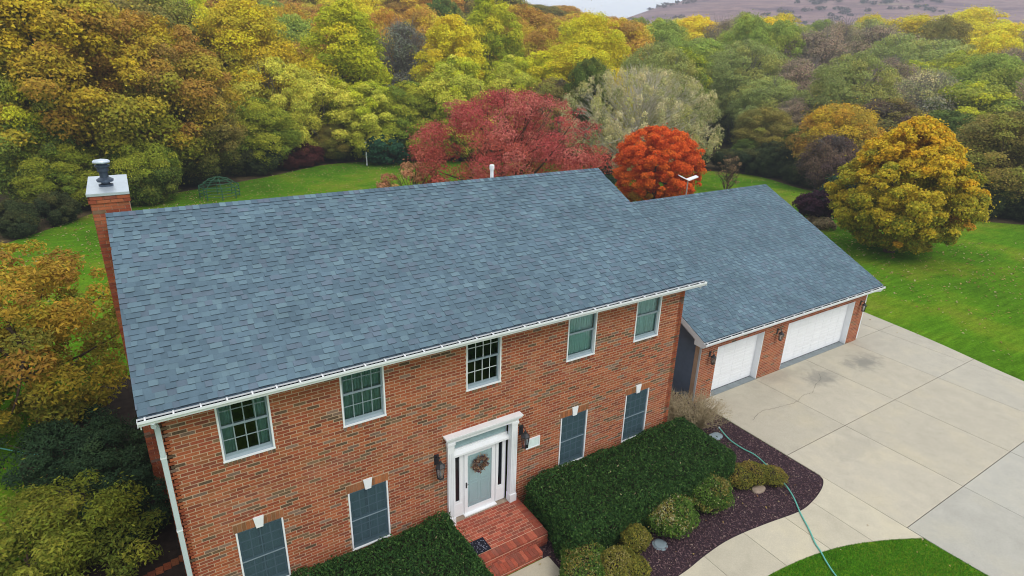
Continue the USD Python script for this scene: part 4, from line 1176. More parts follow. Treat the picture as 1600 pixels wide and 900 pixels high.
kind('gold_lime', 12, 12, 16, 0.10, 66, 15000, 0.27, C['gold'] + C['lime'] + C['lime'], top=C['goldtop'] + C['limetop'], low=C['lime'])
kind('gold_olive', 13, 8, 11, 0.05, 52, 12000, 0.23, C['olive'] + C['palegold'], top=C['palegold'] + C['lime'])
kind('pale_gold', 14, 9, 11, 0.12, 60, 9000, 0.22, C['palegold'], puff=(0.16, 0.26), twigs=60)
kind('fresh', 15, 13, 15, 0.06, 70, 15000, 0.28, C['fresh'], low=C['green'])
kind('dark_green', 16, 10, 12, 0.03, 60, 13000, 0.26, C['dark'] + C['green'])
kind('grey_bare', 17, 9, 14, 0.10, 60, 4500, 0.22, C['grey'], twigs=420, puff=(0.2, 0.3))
kind('mauve', 18, 13, 15, 0.06, 70, 8500, 0.25, C['mauve'], twigs=480)
kind('pale_bare', 19, 12, 12, 0.06, 60, 4500, 0.22, C['pale'] + C['grey'], bark=PALEBARK, twigs=520)
kind('grey_olive', 20, 13, 14, 0.05, 70, 13000, 0.27, C['greyolive'], twigs=120, low=C['dark'])
kind('rust', 21, 11, 14, 0.10, 60, 12000, 0.27, C['rust'], top=C['rust'] + C['gold'])
kind('orange', 22, 9, 14, 0.10, 55, 10000, 0.27, C['orange'], top=C['goldtop'])
kind('orange_brown', 23, 9, 9, 0.06, 55, 11000, 0.23, C['brown'] + C['rust'], top=C['orange'], low=C['purple'])
kind('brown_purple', 24, 8, 6, 0.02, 45, 7000, 0.2, C['purple'], twigs=120)

TREES = [
    ('oak_gold', -3.0, 49.5, 16.8, 17.7, "broad golden brown oak filling the left edge behind the chimney", 'oak tree'),
    ('oak_rust', 2.7, 50.6, 14.6, 13.3, "rust and gold oak directly behind the chimney top", 'oak tree'),
    ('brown_olive', 5.2, 64.4, 17.1, 12.2, "dull olive brown tree whose top rises over the rust oak behind the chimney", 'tree'),
    ('green', -6.1, 45.6, 10.7, 6.7, "bright green tree cut by the left edge, below the golden oak", 'tree'),
    ('olive', -4.4, 44.5, 5.5, 7.8, "low olive tree at the lawn edge left of the chimney cap", 'tree'),
    ('olive_dark', 1.3, 44.3, 5.2, 9.0, "dark olive bushy tree at the lawn edge just right of the chimney", 'tree'),
    ('brown_olive', 5.8, 49.8, 9.5, 7.9, "brown leaved tree between the rust oak and the tall golden tree", 'tree'),
    ('lime', 8.4, 79.0, 20.0, 10.7, "lime green treetop at the top edge left of the tall golden tree", 'tree'),
    ('gold_tall', 13.2, 62.8, 17.0, 12.1, "tall golden yellow tree in the left part of the woods", 'tree'),
    ('olive', 9.7, 66.3, 14.7, 8.4, "olive tree squeezed between brown oak and tall golden tree", 'tree'),
    ('fresh', 23.6, 84.7, 16.8, 11.7, "muted green tree between the golden and the tall lime green tree", 'tree'),
    ('lime_tall', 23.8, 61.9, 17.4, 11.2, "tall narrow lime green tree reaching the top edge", 'tree'),
    ('grey_bare', 33.4, 67.6, 15.8, 10.6, "nearly leafless grey tree right of the tall lime green tree", 'tree'),
    ('gold', 36.8, 60.7, 16.6, 9.1, "orange gold tree above the left shoulder of the red tree", 'tree'),
    ('lime', 45.8, 66.8, 19.9, 10.2, "bright yellow green tree at the top edge above the red tree", 'tree'),
    ('pale_gold', 19.4, 60.0, 10.0, 11.1, "pale yellow loose tree below and left of the lime green tree", 'tree'),
    ('pale_gold', 14.8, 58.2, 11.4, 8.4, "pale yellow tree standing against the tall golden tree", 'tree'),
    ('olive', 12.0, 55.3, 7.5, 12.3, "wide olive green tree low in front of the tall golden tree", 'tree'),
    ('gold_olive', 24.5, 56.8, 9.0, 7.7, "gold olive tree below right of the tall lime green tree", 'tree'),
    ('olive', 29.1, 56.1, 9.0, 8.6, "olive tree below the leafless grey tree", 'tree'),
    ('gold_olive', 33.6, 53.2, 11.9, 8.9, "yellow olive tree directly above the red tree's left side", 'tree'),
    ('lime', 46.2, 54.6, 12.7, 6.9, "small yellow lime tree above the right side of the red tree", 'tree'),
    ('gold_olive', 42.1, 54.9, 12.1, 8.0, "rounded grey olive tree right behind the top of the red tree", 'tree'),
    ('rust', 61.2, 83.0, 20.3, 14.5, "rusty brown oak on the slope above the red tree", 'oak tree'),
    ('rust', 59.1, 72.5, 16.5, 11.0, "smaller rusty brown oak below the slope oak, left of the big yellow tree", 'oak tree'),
    ('gold_lime', 56.4, 57.6, 17.8, 12.4, "big yellow tree with lime green side in the middle of the woods", 'tree'),
    ('dark_green', 46.5, 44.9, 12.1, 6.2, "dark green tree below the big yellow tree", 'tree'),
    ('brown_dark', 44.3, 48.7, 9.8, 7.2, "dark brown tree between the red tree and the pale tree", 'tree'),
    ('gold', 49.0, 43.3, 11.0, 5.5, "small yellow tree peeking over the pale seed tree", 'tree'),
    ('fresh', 84.8, 74.9, 17.5, 15.6, "fresh green tree right of the big yellow tree below the skyline gap", 'tree'),
    ('fresh', 85.0, 62.9, 15.7, 15.7, "fresh green tree above the right half of the pale seed tree", 'tree'),
    ('fresh', 74.2, 58.0, 12.2, 13.0, "lower fresh green tree just behind the pale seed tree's top", 'tree'),
    ('orange', 116.0, 92.9, 22.0, 11.7, "far orange yellow treetop under the purple hillside", 'tree'),
    ('orange', 125.4, 86.8, 20.5, 10.3, "second far orange treetop, right of the first below the hillside", 'tree'),
    ('grey_olive', 89.3, 55.4, 14.6, 15.5, "grey olive tree in the middle distance right of the fresh green trees", 'tree'),
    ('mauve', 104.1, 55.3, 17.3, 18.5, "mauve grey bare tree in the middle of the right woods", 'tree'),
    ('mauve', 123.1, 54.9, 19.2, 19.5, "pinkish mauve bare tree under the hillside above the big maple", 'tree'),
    ('gold_lime', 153.5, 62.7, 22.9, 22.0, "yellow green treetop at the hillside above the maple", 'tree'),
    ('gold_lime', 169.3, 58.5, 25.2, 19.7, "tallest yellow green treetop at upper right below the hillside", 'tree'),
    ('grey_olive', 123.2, 43.0, 16.7, 18.8, "grey olive tree above the maple's right shoulder", 'tree'),
    ('gold_lime', 150.5, 44.4, 20.6, 20.7, "yellow green tree at the right edge below the hillside", 'tree'),
    ('grey_olive', 112.6, 30.8, 14.0, 19.3, "grey olive tree at the right edge halfway up the woods", 'tree'),
    ('grey_olive', 76.3, 42.3, 10.4, 15.0, "grey olive tree above the dark woods behind the plum shrub", 'tree'),
    ('dark_green', 87.2, 37.6, 11.1, 15.0, "dark green tree left of the whitish bare tree", 'tree'),
    ('mauve', 74.5, 36.4, 8.1, 11.4, "bare mauve tree low in the woods left of the orange brown one", 'tree'),
    ('pale_bare', 87.3, 28.1, 11.7, 14.3, "whitish bare tree above the big maple", 'tree'),
    ('green', 88.1, 22.8, 10.7, 16.2, "green tree between the whitish tree and the right edge", 'tree'),
    ('brown_olive', 65.6, 34.9, 7.2, 11.2, "brown olive tree at the lawn edge right of the pale seed tree", 'tree'),
    ('dark_green', 67.0, 30.5, 5.4, 11.0, "dark green tree at the lawn edge behind the plum shrub", 'tree'),
    ('orange_brown', 63.3, 24.5, 8.4, 8.6, "orange brown tree left of the maple's crown", 'tree'),
    ('brown_dark', 71.2, 24.2, 8.9, 9.4, "brown tree whose top shows just above the maple's left shoulder", 'tree'),
    ('brown_purple', 59.2, 22.4, 5.6, 8.0, "dark purple brown small tree behind the plum shrub", 'tree'),
    ('dark_green', 74.5, 19.7, 7.9, 12.1, "dark green tree hidden partly behind the maple's right shoulder", 'tree'),
    ('brown_olive', 63.7, 10.0, 8.8, 10.8, "brown olive tree at the right edge beside the maple", 'tree'),
    ('dark_green', 62.5, 34.6, 3.7, 7.5, "dark low tree at the lawn edge right of the orange red tree", 'tree'),
    ('olive_dark', -1.8, 46.3, 3.2, 6.9, "dark low tree just left of the chimney cap", 'tree'),
    ('brown_olive', 20.5, 58.1, 4.5, 8.6, "brown gold small tree at the lawn edge below the lime green tree", 'tree'),
    ('olive', 16.0, 59.8, 4.1, 9.4, "olive bushy tree over the lawn edge left of the white pole", 'tree'),
    ('olive_dark', 9.1, 54.8, 4.3, 8.6, "dark olive tree over the lawn edge behind the green gazebo", 'tree'),
    ('olive_dark', 27.4, 56.1, 4.9, 7.8, "dark olive tree above the green shrub near the white pole", 'tree'),
    ('gold_lime', 37.5, 95.9, 21.4, 11.0, "far yellow green treetop behind the tall lime green tree", 'tree'),
    ('dark_green', 53.6, 97.5, 21.9, 9.1, "far dark green treetop at the top edge right of the grey bare tree", 'tree'),
    ('rust', 44.4, 85.6, 19.4, 10.3, "rusty treetop between the far dark green and the grey bare tree", 'tree'),
    ('rust', 36.6, 82.3, 18.3, 8.6, "rusty tree behind the tall lime green tree's right side", 'tree'),
    ('rust', 92.7, 107.9, 21.5, 13.0, "rusty treetop on the skyline above the big yellow tree", 'tree'),
    ('rust', 113.4, 118.4, 21.9, 16.7, "rusty treetop on the skyline at the left end of the open sky", 'tree'),
    ('rust', 105.1, 99.9, 20.0, 14.8, "rusty tree below the open sky", 'tree'),
    ('rust', 16.9, 109.2, 21.3, 11.8, "rusty treetop at the top edge left of the tall golden tree", 'tree'),
    ('orange_brown', 24.6, 92.4, 18.5, 9.2, "orange brown treetop at the top edge right of the tall golden tree", 'tree'),
    ('grey_bare', 50.1, 47.4, 10.9, 7.4, "grey bare tree at the left side of the pale seed tree", 'tree'),
]
rg = np.random.default_rng(77)
for k, x, y, zt, w, lab, cat in TREES:
    base, kw, kh = KINDS[k][0]
    gz = float(terrain(x, y))
    if gz < 0:
        gz = 0.0
    h = max(zt - gz, 2.5)
    w = min(w, 1.02 * h)
    nm = {'oak_gold': 'oak_tree', 'oak_rust': 'oak_tree', 'grey_bare': 'bare_tree', 'mauve': 'bare_tree', 'pale_bare': 'bare_tree'}.get(k, 'autumn_tree')
    thing(nm, lab, cat, (x, y, gz - 0.05), rg.uniform(0, 360), (w / kw, w / kw, h / kh), None, base)

# the woods behind, tree by tree
WOODS = {'oak_gold': 'golden brown', 'rust': 'rusty brown', 'brown_olive': 'brown olive', 'gold_lime': 'yellow green', 'fresh': 'fresh green', 'green': 'green', 'olive': 'olive', 'grey_olive': 'grey olive', 'mauve': 'mauve bare', 'gold': 'golden', 'lime': 'lime green', 'dark_green': 'dark green', 'orange': 'orange', 'grey_bare': 'grey bare'}
for D in (76, 86, 97, 110, 125, 142, 162, 186, 214, 246):
    step = 7.6 + 0.025 * D
    for L in np.arange(-(1.3 if D < 100 else 0.98) * D, 0.98 * D, step):
        d_, l_ = D + rg.uniform(-4, 4), L + rg.uniform(-3, 3)
        x, y = CAM[0] + d_ * sy + l_ * cy, CAM[1] + d_ * cy - l_ * sy
        if poly_lawn.buffer(4).contains(Point(x, y)) or any((x - t[1]) ** 2 + (y - t[2]) ** 2 < 16 for t in TREES):
            continue
        r = l_ / d_
        if r < -0.25:
            ks, ps = ['rust', 'brown_olive', 'gold', 'olive', 'lime', 'fresh', 'dark_green'], [.3, .2, .14, .14, .08, .08, .06]
        elif r < 0.16:
            ks, ps = ['rust', 'brown_olive', 'gold_lime', 'fresh', 'dark_green', 'grey_bare'], [.36, .26, .1, .12, .1, .06]
        elif r < 0.42:
            ks, ps = ['fresh', 'green', 'grey_olive', 'mauve', 'orange', 'gold_lime', 'olive'], [.32, .08, .16, .16, .08, .12, .08]
        else:
            ks, ps = ['grey_olive', 'mauve', 'gold_lime', 'fresh', 'olive', 'green', 'brown_olive'], [.20, .22, .20, .12, .10, .08, .08]
        if r > 0.16 and D > 190:
            continue
        k = ks[rg.choice(len(ks), p=ps)]
        if k == 'gold_lime' and r > 0.2 and D < 105:
            k = 'grey_olive'
        base, kw, kh = KINDS[k][0]
        h = rg.uniform(11, 14.5) if r < 0.1 else rg.uniform(11.5, 14.5)
        gz = float(terrain(x, y))
        if r > 0.10:
            h = CAM[2] + d_ * (rg.uniform(0.050, 0.076) if D > 104 else rg.uniform(0.0, 0.036)) - gz
        if -0.02 < r < 0.3:
            h = min(h, CAM[2] + d_ * (0.062 if r > 0.08 else 0.075) - gz)
        w = step * rg.uniform(1.05, 1.4)
        side = ('near rows' if D < 92 else 'middle rows' if D < 130 else 'back rows') + (', far left' if r < -0.55 else ', left of centre' if r < -0.25 else ', centre' if r < 0.16 else ', right of centre' if r < 0.5 else ', far right')
        thing('woodland_tree', f'{WOODS[k]} tree in the woods, {side}', 'tree', (x, y, gz - 0.1), rg.uniform(0, 360), (w / kw, w / kw, h / kh), f'{WOODS[k]} trees in the woods, {side}', base)

# dark undergrowth along the edge of the woods
kind('bush', 31, 4, 3, 0.0, 26, 4500, 0.16, [((0.045, 0.065, 0.022), 4), ((0.075, 0.085, 0.025), 2), ((0.03, 0.05, 0.02), 3)], flat=0.9, top=[((0.12, 0.12, 0.03), 1), ((0.06, 0.08, 0.025), 2)])
kind('redbush', 32, 4, 2.4, 0.0, 24, 4000, 0.14, [((0.10, 0.025, 0.022), 3), ((0.07, 0.02, 0.02), 2), ((0.14, 0.05, 0.03), 1)])
edge = smooth_line([(-8.5, 36), (-4.2, 42), (-0.2, 48.5), (4.7, 51), (12.1, 55), (18.4, 59.5), (23.2, 60), (28, 59), (36, 55), (44, 50), (51, 44), (57.3, 38.5), (62, 32), (61, 25.5), (60, 21), (59, 16), (62.5, 9), (66.5, 3), (69.5, -5)], 4)[:, :2]
spots = [(-0.2, 'left of the chimney'), (12.5, 'between the chimney and the green gazebo'), (24, 'between the green gazebo and the white pole'), (40, 'hidden behind the red tree'), (52, 'under the pale seed tree'), (99, 'between the pale seed tree and the big maple')]
for q in edge[::1]:
    x, y = q + rg.normal(0, 0.9, 2)
    s, hh = rg.uniform(0.7, 1.35) * (0.6 if x < 9 else 1), rg.uniform(0.8, 1.2)
    base, kw, kh = KINDS['bush'][0]
    where = next(b_ for a_, b_ in spots if x < a_)
    big = 'tall' if s * hh > 1.2 else 'low' if s * hh < 0.85 else 'middling'
    thing('understory_bush', f'{big} dark bush at the lawn edge {where}', 'bush', (x, y, -0.05), rg.uniform(0, 360), (s, s, s * hh), f'{big} dark bushes {where}', base)
base = KINDS['redbush'][0][0]
thing('red_bush', 'dark red bush at the far lawn edge, below the pale yellow tree', 'bush', (16.9, 57.0, 0), 40, (1.1, 1.1, 1.0), None, base)
thing('red_bush', 'smaller dark red bush beside the white pole at the lawn edge', 'bush', (14.9, 55.6, 0), 200, (0.8, 0.8, 0.8), None, base)


def own_tree(name, label, cat, x, y, z, seed, w, h, cb, npuff, nleaf, leaf, pal, r, bark=BARK, twigs=0, m=None, limbs=14, **kw):
    rng = np.random.default_rng(seed)
    t = thing(name, label, cat, (x, y, z))
    V, F, T, c = crown(rng, w, h, cb, npuff, nleaf, leaf, pal, **kw)
    trunk(rng, h, cb, c, r, limbs).build(t, 'trunk', bark)
    if twigs:
        bare_twigs(rng, w * 0.95, h, cb, twigs, 0.035).build(t, 'branches', bark)
    mesh(t, 'crown', V, F, m or SHRUB, T)
    return t


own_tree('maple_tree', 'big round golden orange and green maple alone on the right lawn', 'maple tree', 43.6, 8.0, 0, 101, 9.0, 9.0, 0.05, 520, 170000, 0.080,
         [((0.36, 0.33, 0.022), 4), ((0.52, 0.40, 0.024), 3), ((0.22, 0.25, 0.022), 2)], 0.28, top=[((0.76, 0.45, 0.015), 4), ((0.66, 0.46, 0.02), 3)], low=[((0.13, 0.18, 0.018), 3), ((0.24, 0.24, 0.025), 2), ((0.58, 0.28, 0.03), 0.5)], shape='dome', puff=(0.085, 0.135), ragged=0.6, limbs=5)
own_tree('red_maple', 'vivid orange red maple rising behind the garage ridge', 'maple tree', 37.47, 24.5, 0, 102, 7.4, 6.9, 0.03, 360, 100000, 0.07,
         [((0.74, 0.115, 0.014), 4), ((0.76, 0.17, 0.018), 3), ((0.56, 0.075, 0.012), 2)], 0.2, low=[((0.70, 0.26, 0.02), 3), ((0.36, 0.30, 0.025), 2), ((0.70, 0.14, 0.015), 3)], shape='round', puff=(0.08, 0.15), ragged=0.7, limbs=5)
own_tree('red_ash_tree', 'wide dusky red tree rising behind the ridge of the house', 'tree', 20.8, 21.2, 0, 103, 12.4, 10.0, 0.10, 320, 100000, 0.068,
         [((0.44, 0.095, 0.060), 4), ((0.54, 0.17, 0.10), 2), ((0.32, 0.065, 0.045), 2)], 0.22, top=[((0.42, 0.075, 0.070), 3), ((0.54, 0.17, 0.13), 2)], low=[((0.62, 0.29, 0.06), 3), ((0.54, 0.18, 0.06), 2)], shape='round', puff=(0.075, 0.16), asp=0.42, twigs=90)
own_tree('red_sapling', 'small salmon orange tree left of the red tree, just above the ridge', 'tree', 14.9, 22.4, 0, 104, 5.0, 5.9, 0.15, 50, 7000, 0.09,
         [((0.48, 0.24, 0.12), 3), ((0.42, 0.17, 0.09), 2), ((0.40, 0.28, 0.08), 1)], 0.1, asp=0.45, twigs=60, puff=(0.12, 0.2))
own_tree('seed_tree', 'wide pale beige green tree with bare twigs between red tree and right woods', 'tree', 47.6, 37.6, 0, 105, 17.0, 11.0, 0.02, 560, 62000, 0.115,
         C['pale'], 0.25, bark=PALETWIG, twigs=620, m=LEAF, puff=(0.035, 0.06), flat=1.7, asp=0.3, upb=0.2, ragged=0.6)
own_tree('small_conifer', 'dark narrow evergreen between the house ridge and the orange red maple', 'evergreen', 32.3, 25.0, 0, 106, 3.2, 5.0, 0.0, 40, 9000, 0.10,
         [((0.02, 0.045, 0.022), 3), ((0.03, 0.06, 0.03), 2)], 0.12, shape='cone', m=YEW)
own_tree('spreading_evergreen', 'dark low evergreen behind the plum shrub, left of the big maple', 'evergreen', 50.6, 16.6, 0, 107, 5.0, 3.2, 0.0, 40, 9000, 0.11,
         [((0.02, 0.05, 0.025), 3), ((0.035, 0.07, 0.03), 2)], 0.12, shape='cone', m=YEW)
own_tree('plum_shrub', 'rounded dark plum purple shrub just right of the garage roof', 'shrub', 46.2, 15.2, 0, 108, 3.4, 2.6, 0.12, 40, 9000, 0.09,
         [((0.035, 0.010, 0.020), 3), ((0.055, 0.014, 0.028), 2), ((0.025, 0.010, 0.022), 2)], 0.09, m=YEW)
own_tree('straw_clump', 'dry straw coloured clump under the plum shrub', 'shrub', 45.2, 14.2, 0, 109, 2.6, 0.8, 0.0, 20, 2500, 0.10, [((0.33, 0.27, 0.15), 2), ((0.22, 0.17, 0.09), 2)], 0.03)
own_tree('blue_green_shrub', 'dense blue green shrub at the far lawn edge beside the white pole', 'shrub', 25.3, 54.2, 0, 110, 5.0, 3.6, 0.0, 36, 8000, 0.14,
         [((0.02, 0.075, 0.035), 3), ((0.03, 0.09, 0.045), 2)], 0.1, m=YEW)
own_tree('brown_sapling', 'thin brown nearly bare sapling beyond the garage ridge end', 'sapling', 49.5, 26.5, 0, 111, 2.6, 3.6, 0.15, 20, 700, 0.08, [((0.25, 0.16, 0.08), 1)], 0.05, twigs=70)
MG = [((0.33, 0.265, 0.025), 4), ((0.26, 0.235, 0.03), 3), ((0.16, 0.18, 0.028), 2)]
MT_ = [((0.44, 0.28, 0.03), 3), ((0.42, 0.32, 0.03), 3), ((0.32, 0.17, 0.03), 1)]
ML = [((0.22, 0.21, 0.028), 3), ((0.16, 0.19, 0.025), 3), ((0.11, 0.15, 0.025), 2)]
own_tree('yellow_magnolia', 'gold and olive broad leaved tree crowding the left gable and chimney', 'tree', -3.5, 11.6, 0, 112, 7.0, 6.1, 0.04, 170, 38000, 0.075, MG, 0.14, top=MT_, low=ML, asp=0.42, puff=(0.09, 0.17), quads=True)
own_tree('yellow_magnolia', 'smaller gold olive tree at the left edge, left of the one by the chimney', 'tree', -6.4, 12.2, 0, 113, 5.8, 5.0, 0.06, 100, 20000, 0.075, MG, 0.12, top=MT_, low=ML, asp=0.42, puff=(0.10, 0.18), quads=True)
DKT = [((0.030, 0.065, 0.026), 3), ((0.018, 0.042, 0.018), 3), ((0.045, 0.085, 0.03), 1)]
own_tree('olive_shrub', 'broad olive green shrub filling the lower left corner', 'shrub', -3.0, 3.0, 0, 114, 4.9, 2.35, 0.0, 120, 42000, 0.05,
         [((0.15, 0.19, 0.022), 4), ((0.21, 0.225, 0.026), 3), ((0.10, 0.135, 0.02), 3)], 0.06, top=[((0.26, 0.26, 0.03), 2), ((0.18, 0.215, 0.022), 2)], asp=0.4, puff=(0.13, 0.22), quads=True)
own_tree('yew_shrub', 'very dark yew between the olive shrub and the left gable', 'shrub', -1.05, 4.2, 0, 115, 2.1, 1.9, 0.0, 50, 14000, 0.05, DKT, 0.05, asp=0.3, puff=(0.16, 0.28), m=YEW)
own_tree('yew_shrub', 'dark yew against the left gable below the chimney', 'shrub', -1.3, 6.6, 0, 116, 2.5, 1.9, 0.0, 50, 14000, 0.05, DKT, 0.05, asp=0.3, puff=(0.16, 0.28), m=YEW)
own_tree('yew_shrub', 'dark spreading yew on the lawn edge under the gold tree', 'shrub', -2.7, 8.4, 0, 117, 3.4, 1.6, 0.0, 60, 17000, 0.055, DKT, 0.05, asp=0.3, puff=(0.16, 0.28), m=YEW)


def shrub(name, label, cat, lumps, n, leaf, pal, seed, m=SHRUB, asp=0.5, top=None, group=None):
    """A clipped or mounded shrub: lumps (x, y, rx, ry, h) covered and filled with small leaves, on short stems."""
    rng = np.random.default_rng(seed)
    ox, oy = lumps[0][0], lumps[0][1]
    t = thing(name, label, cat, (ox, oy, 0), group=group)
    P, N, TT = [], [], []
    core = MB()
    tot = sum(l[2] * l[3] for l in lumps)
    for x, y, rx, ry, h in lumps:
        k = int(n * rx * ry / tot)
        d = unit(rng.normal(size=(k, 3)))
        d[:, 2] = np.where(rng.random(k) < 0.75, abs(d[:, 2]), d[:, 2])
        nz = meshkit.fbm(d * 2.2 + seed, 3, seed)
        r = (0.93 + 0.48 * (nz - 0.5)) * (1 - 0.30 * rng.random(k) ** 2.5) + np.where(rng.random(k) < 0.08, rng.exponential(0.05, k), 0)
        c = np.array([x - ox, y - oy, h * 0.42])
        P.append(c + d * r[:, None] * np.array([rx, ry, h * 0.58]) * np.where(d[:, 2:] < 0, [1, 1, 0.72], 1))
        N.append(d)
        s = trimesh.creation.icosphere(2, 1.0)
        sv = s.vertices * np.array([rx, ry, h * 0.58]) * 0.78 + c
        sv[:, 2] = np.maximum(sv[:, 2], 0.01)
        core.add(sv, s.faces)
    P, N = np.concatenate(P), np.concatenate(N)
    P[:, 2] = np.maximum(P[:, 2], 0.015)
    k = len(P)
    nrm = unit(0.6 * N + 0.8 * unit(rng.normal(size=(k, 3))) + [0, 0, 0.3])
    V, F = cards(P, nrm, leaf * rng.uniform(0.6, 1.4, k), rng, asp)
    w = np.array([p_[1] for p_ in pal], float)
    T = np.array([p_[0] for p_ in pal])[rng.choice(len(pal), k, p=w / w.sum())]
    if top is not None:
        f = (meshkit.fbm(P * 2.5, 3, seed + 1) - 0.45) * 3 + 0.6 * (N[:, 2] - 0.5)
        T = np.where((rng.random(k) < np.clip(f, 0, 0.9))[:, None], np.array([p_[0] for p_ in top])[rng.choice(len(top), k)], T)
    T = T * rng.uniform(0.7, 1.35, (k, 1))
    core.build(t, 'stems', DIRT)
    mesh(t, 'foliage', V, F, m, T)
    return t


YG = [((0.085, 0.165, 0.025), 4), ((0.12, 0.20, 0.03), 3), ((0.055, 0.11, 0.02), 3), ((0.30, 0.33, 0.14), 0.5)]
YT = [((0.23, 0.20, 0.04), 3), ((0.30, 0.26, 0.09), 1), ((0.17, 0.15, 0.03), 2)]
OL = [((0.19, 0.185, 0.03), 4), ((0.12, 0.135, 0.025), 3), ((0.26, 0.22, 0.035), 2)]
shrub('round_shrub', 'largest clipped green ball shrub with yellow top, touching the right end of the hedge front', 'shrub', [(12.75, -2.62, 0.78, 0.74, 0.95)], 9000, 0.030, YG, 201, top=YT)
shrub('round_shrub', 'green and cream ball shrub beside the grey round lid', 'shrub', [(11.15, -2.72, 0.80, 0.70, 0.95)], 9000, 0.032, YG, 202, top=YT + [((0.40, 0.38, 0.22), 1)])
shrub('round_shrub', 'smallest olive ball shrub left of the grey round lid', 'shrub', [(9.82, -2.80, 0.42, 0.42, 0.72)], 4000, 0.028, OL, 203, top=YT)
shrub('round_shrub', 'bushy green shrub beside the porch step at the bottom edge', 'shrub', [(8.32, -2.50, 0.62, 0.55, 0.75), (7.98, -2.92, 0.62, 0.55, 0.75)], 9000, 0.030, YG, 204, top=YT)
shrub('round_shrub', 'yellow olive shrub cut by the bottom edge, right of the one beside the step', 'shrub', [(8.85, -3.25, 0.62, 0.52, 0.72), (9.2, -3.5, 0.4, 0.36, 0.55)], 7000, 0.030, OL, 205, top=YT)
shrub('low_shrub', 'low olive gold mounded shrub with a flat stone in front, right in the bed', 'shrub', [(14.35, -2.45, 0.55, 0.55, 0.55), (14.85, -2.62, 0.5, 0.5, 0.55), (15.3, -2.98, 0.45, 0.45, 0.48)], 9500, 0.026, OL, 206, top=[((0.24, 0.18, 0.03), 2), ((0.29, 0.22, 0.06), 1)])
DK = [((0.030, 0.080, 0.018), 4), ((0.018, 0.052, 0.014), 4), ((0.050, 0.115, 0.022), 2), ((0.085, 0.15, 0.04), 0.4)]


def hedge(name, label, x0, x1, y0, y1, h, n, seed, r=0.32):
    rng = np.random.default_rng(seed)
    t = thing(name, label, 'hedge', ((x0 + x1) / 2, (y0 + y1) / 2, 0))
    L, Dp = x1 - x0, y1 - y0
    A = np.array([L * Dp, L * h, L * h * 0.3, Dp * h, Dp * h])
    f = rng.choice(5, n, p=A / A.sum())
    u, v = rng.uniform(-0.5, 0.5, n), rng.uniform(-0.5, 0.5, n)
    P = np.zeros((n, 3))
    P[:] = np.c_[u * L, v * Dp, np.full(n, h)]
    for k, (ax, s) in enumerate(((1, -1), (1, 1), (0, 1), (0, -1)), 1):
        q = f == k
        P[q, 2] = (v[q] + 0.5) * h
        if ax == 1:
            P[q, 0], P[q, 1] = u[q] * L, s * Dp / 2
        else:
            P[q, 1], P[q, 0] = u[q] * Dp, s * L / 2
    inner = np.c_[np.clip(P[:, 0], -L / 2 + r, L / 2 - r), np.clip(P[:, 1], -Dp / 2 + r, Dp / 2 - r), np.minimum(P[:, 2], h - r)]
    d = unit(P - inner)
    w = np.array([(x0 + x1) / 2, (y0 + y1) / 2, 0])
    nz = meshkit.fbm((P + w) * 1.5, 4, seed) - 0.5
    depth = rng.random(n) ** 2.2 * 0.16
    P = inner + d * (r + 0.40 * nz - depth + np.where(rng.random(n) < 0.06, rng.exponential(0.035, n), 0))[:, None]
    P[:, 2] = np.maximum(P[:, 2], 0.02)
    nrm = unit(0.5 * d + 0.85 * unit(rng.normal(size=(n, 3))) + [0, 0, 0.25])
    V, F = cards(P, nrm, 0.034 * rng.uniform(0.6, 1.5, n), rng, 0.42)
    T = np.array([p_[0] for p_ in DK])[rng.choice(4, n, p=[.40, .30, .25, .05])] * rng.uniform(0.7, 1.4, (n, 1))
    fl = rng.random(n) < 0.003
    T[fl] = (0.42, 0.36, 0.20)
    m = MB().box((-L / 2 + 0.22, -Dp / 2 + 0.22, 0.01), (L / 2 - 0.22, Dp / 2 - 0.22, h - 0.2))
    m.build(t, 'branches', DIRT)
    mesh(t, 'foliage', V, F, YEW, T)


hedge('clipped_hedge', 'long dark green clipped hedge under the windows right of the porch', 8.02, 14.25, -2.55, -0.14, 1.17, 62000, 301)
hedge('clipped_hedge', 'dark green clipped hedge under the windows left of the porch', 1.75, 5.78, -2.75, -0.14, 1.17, 44000, 302)

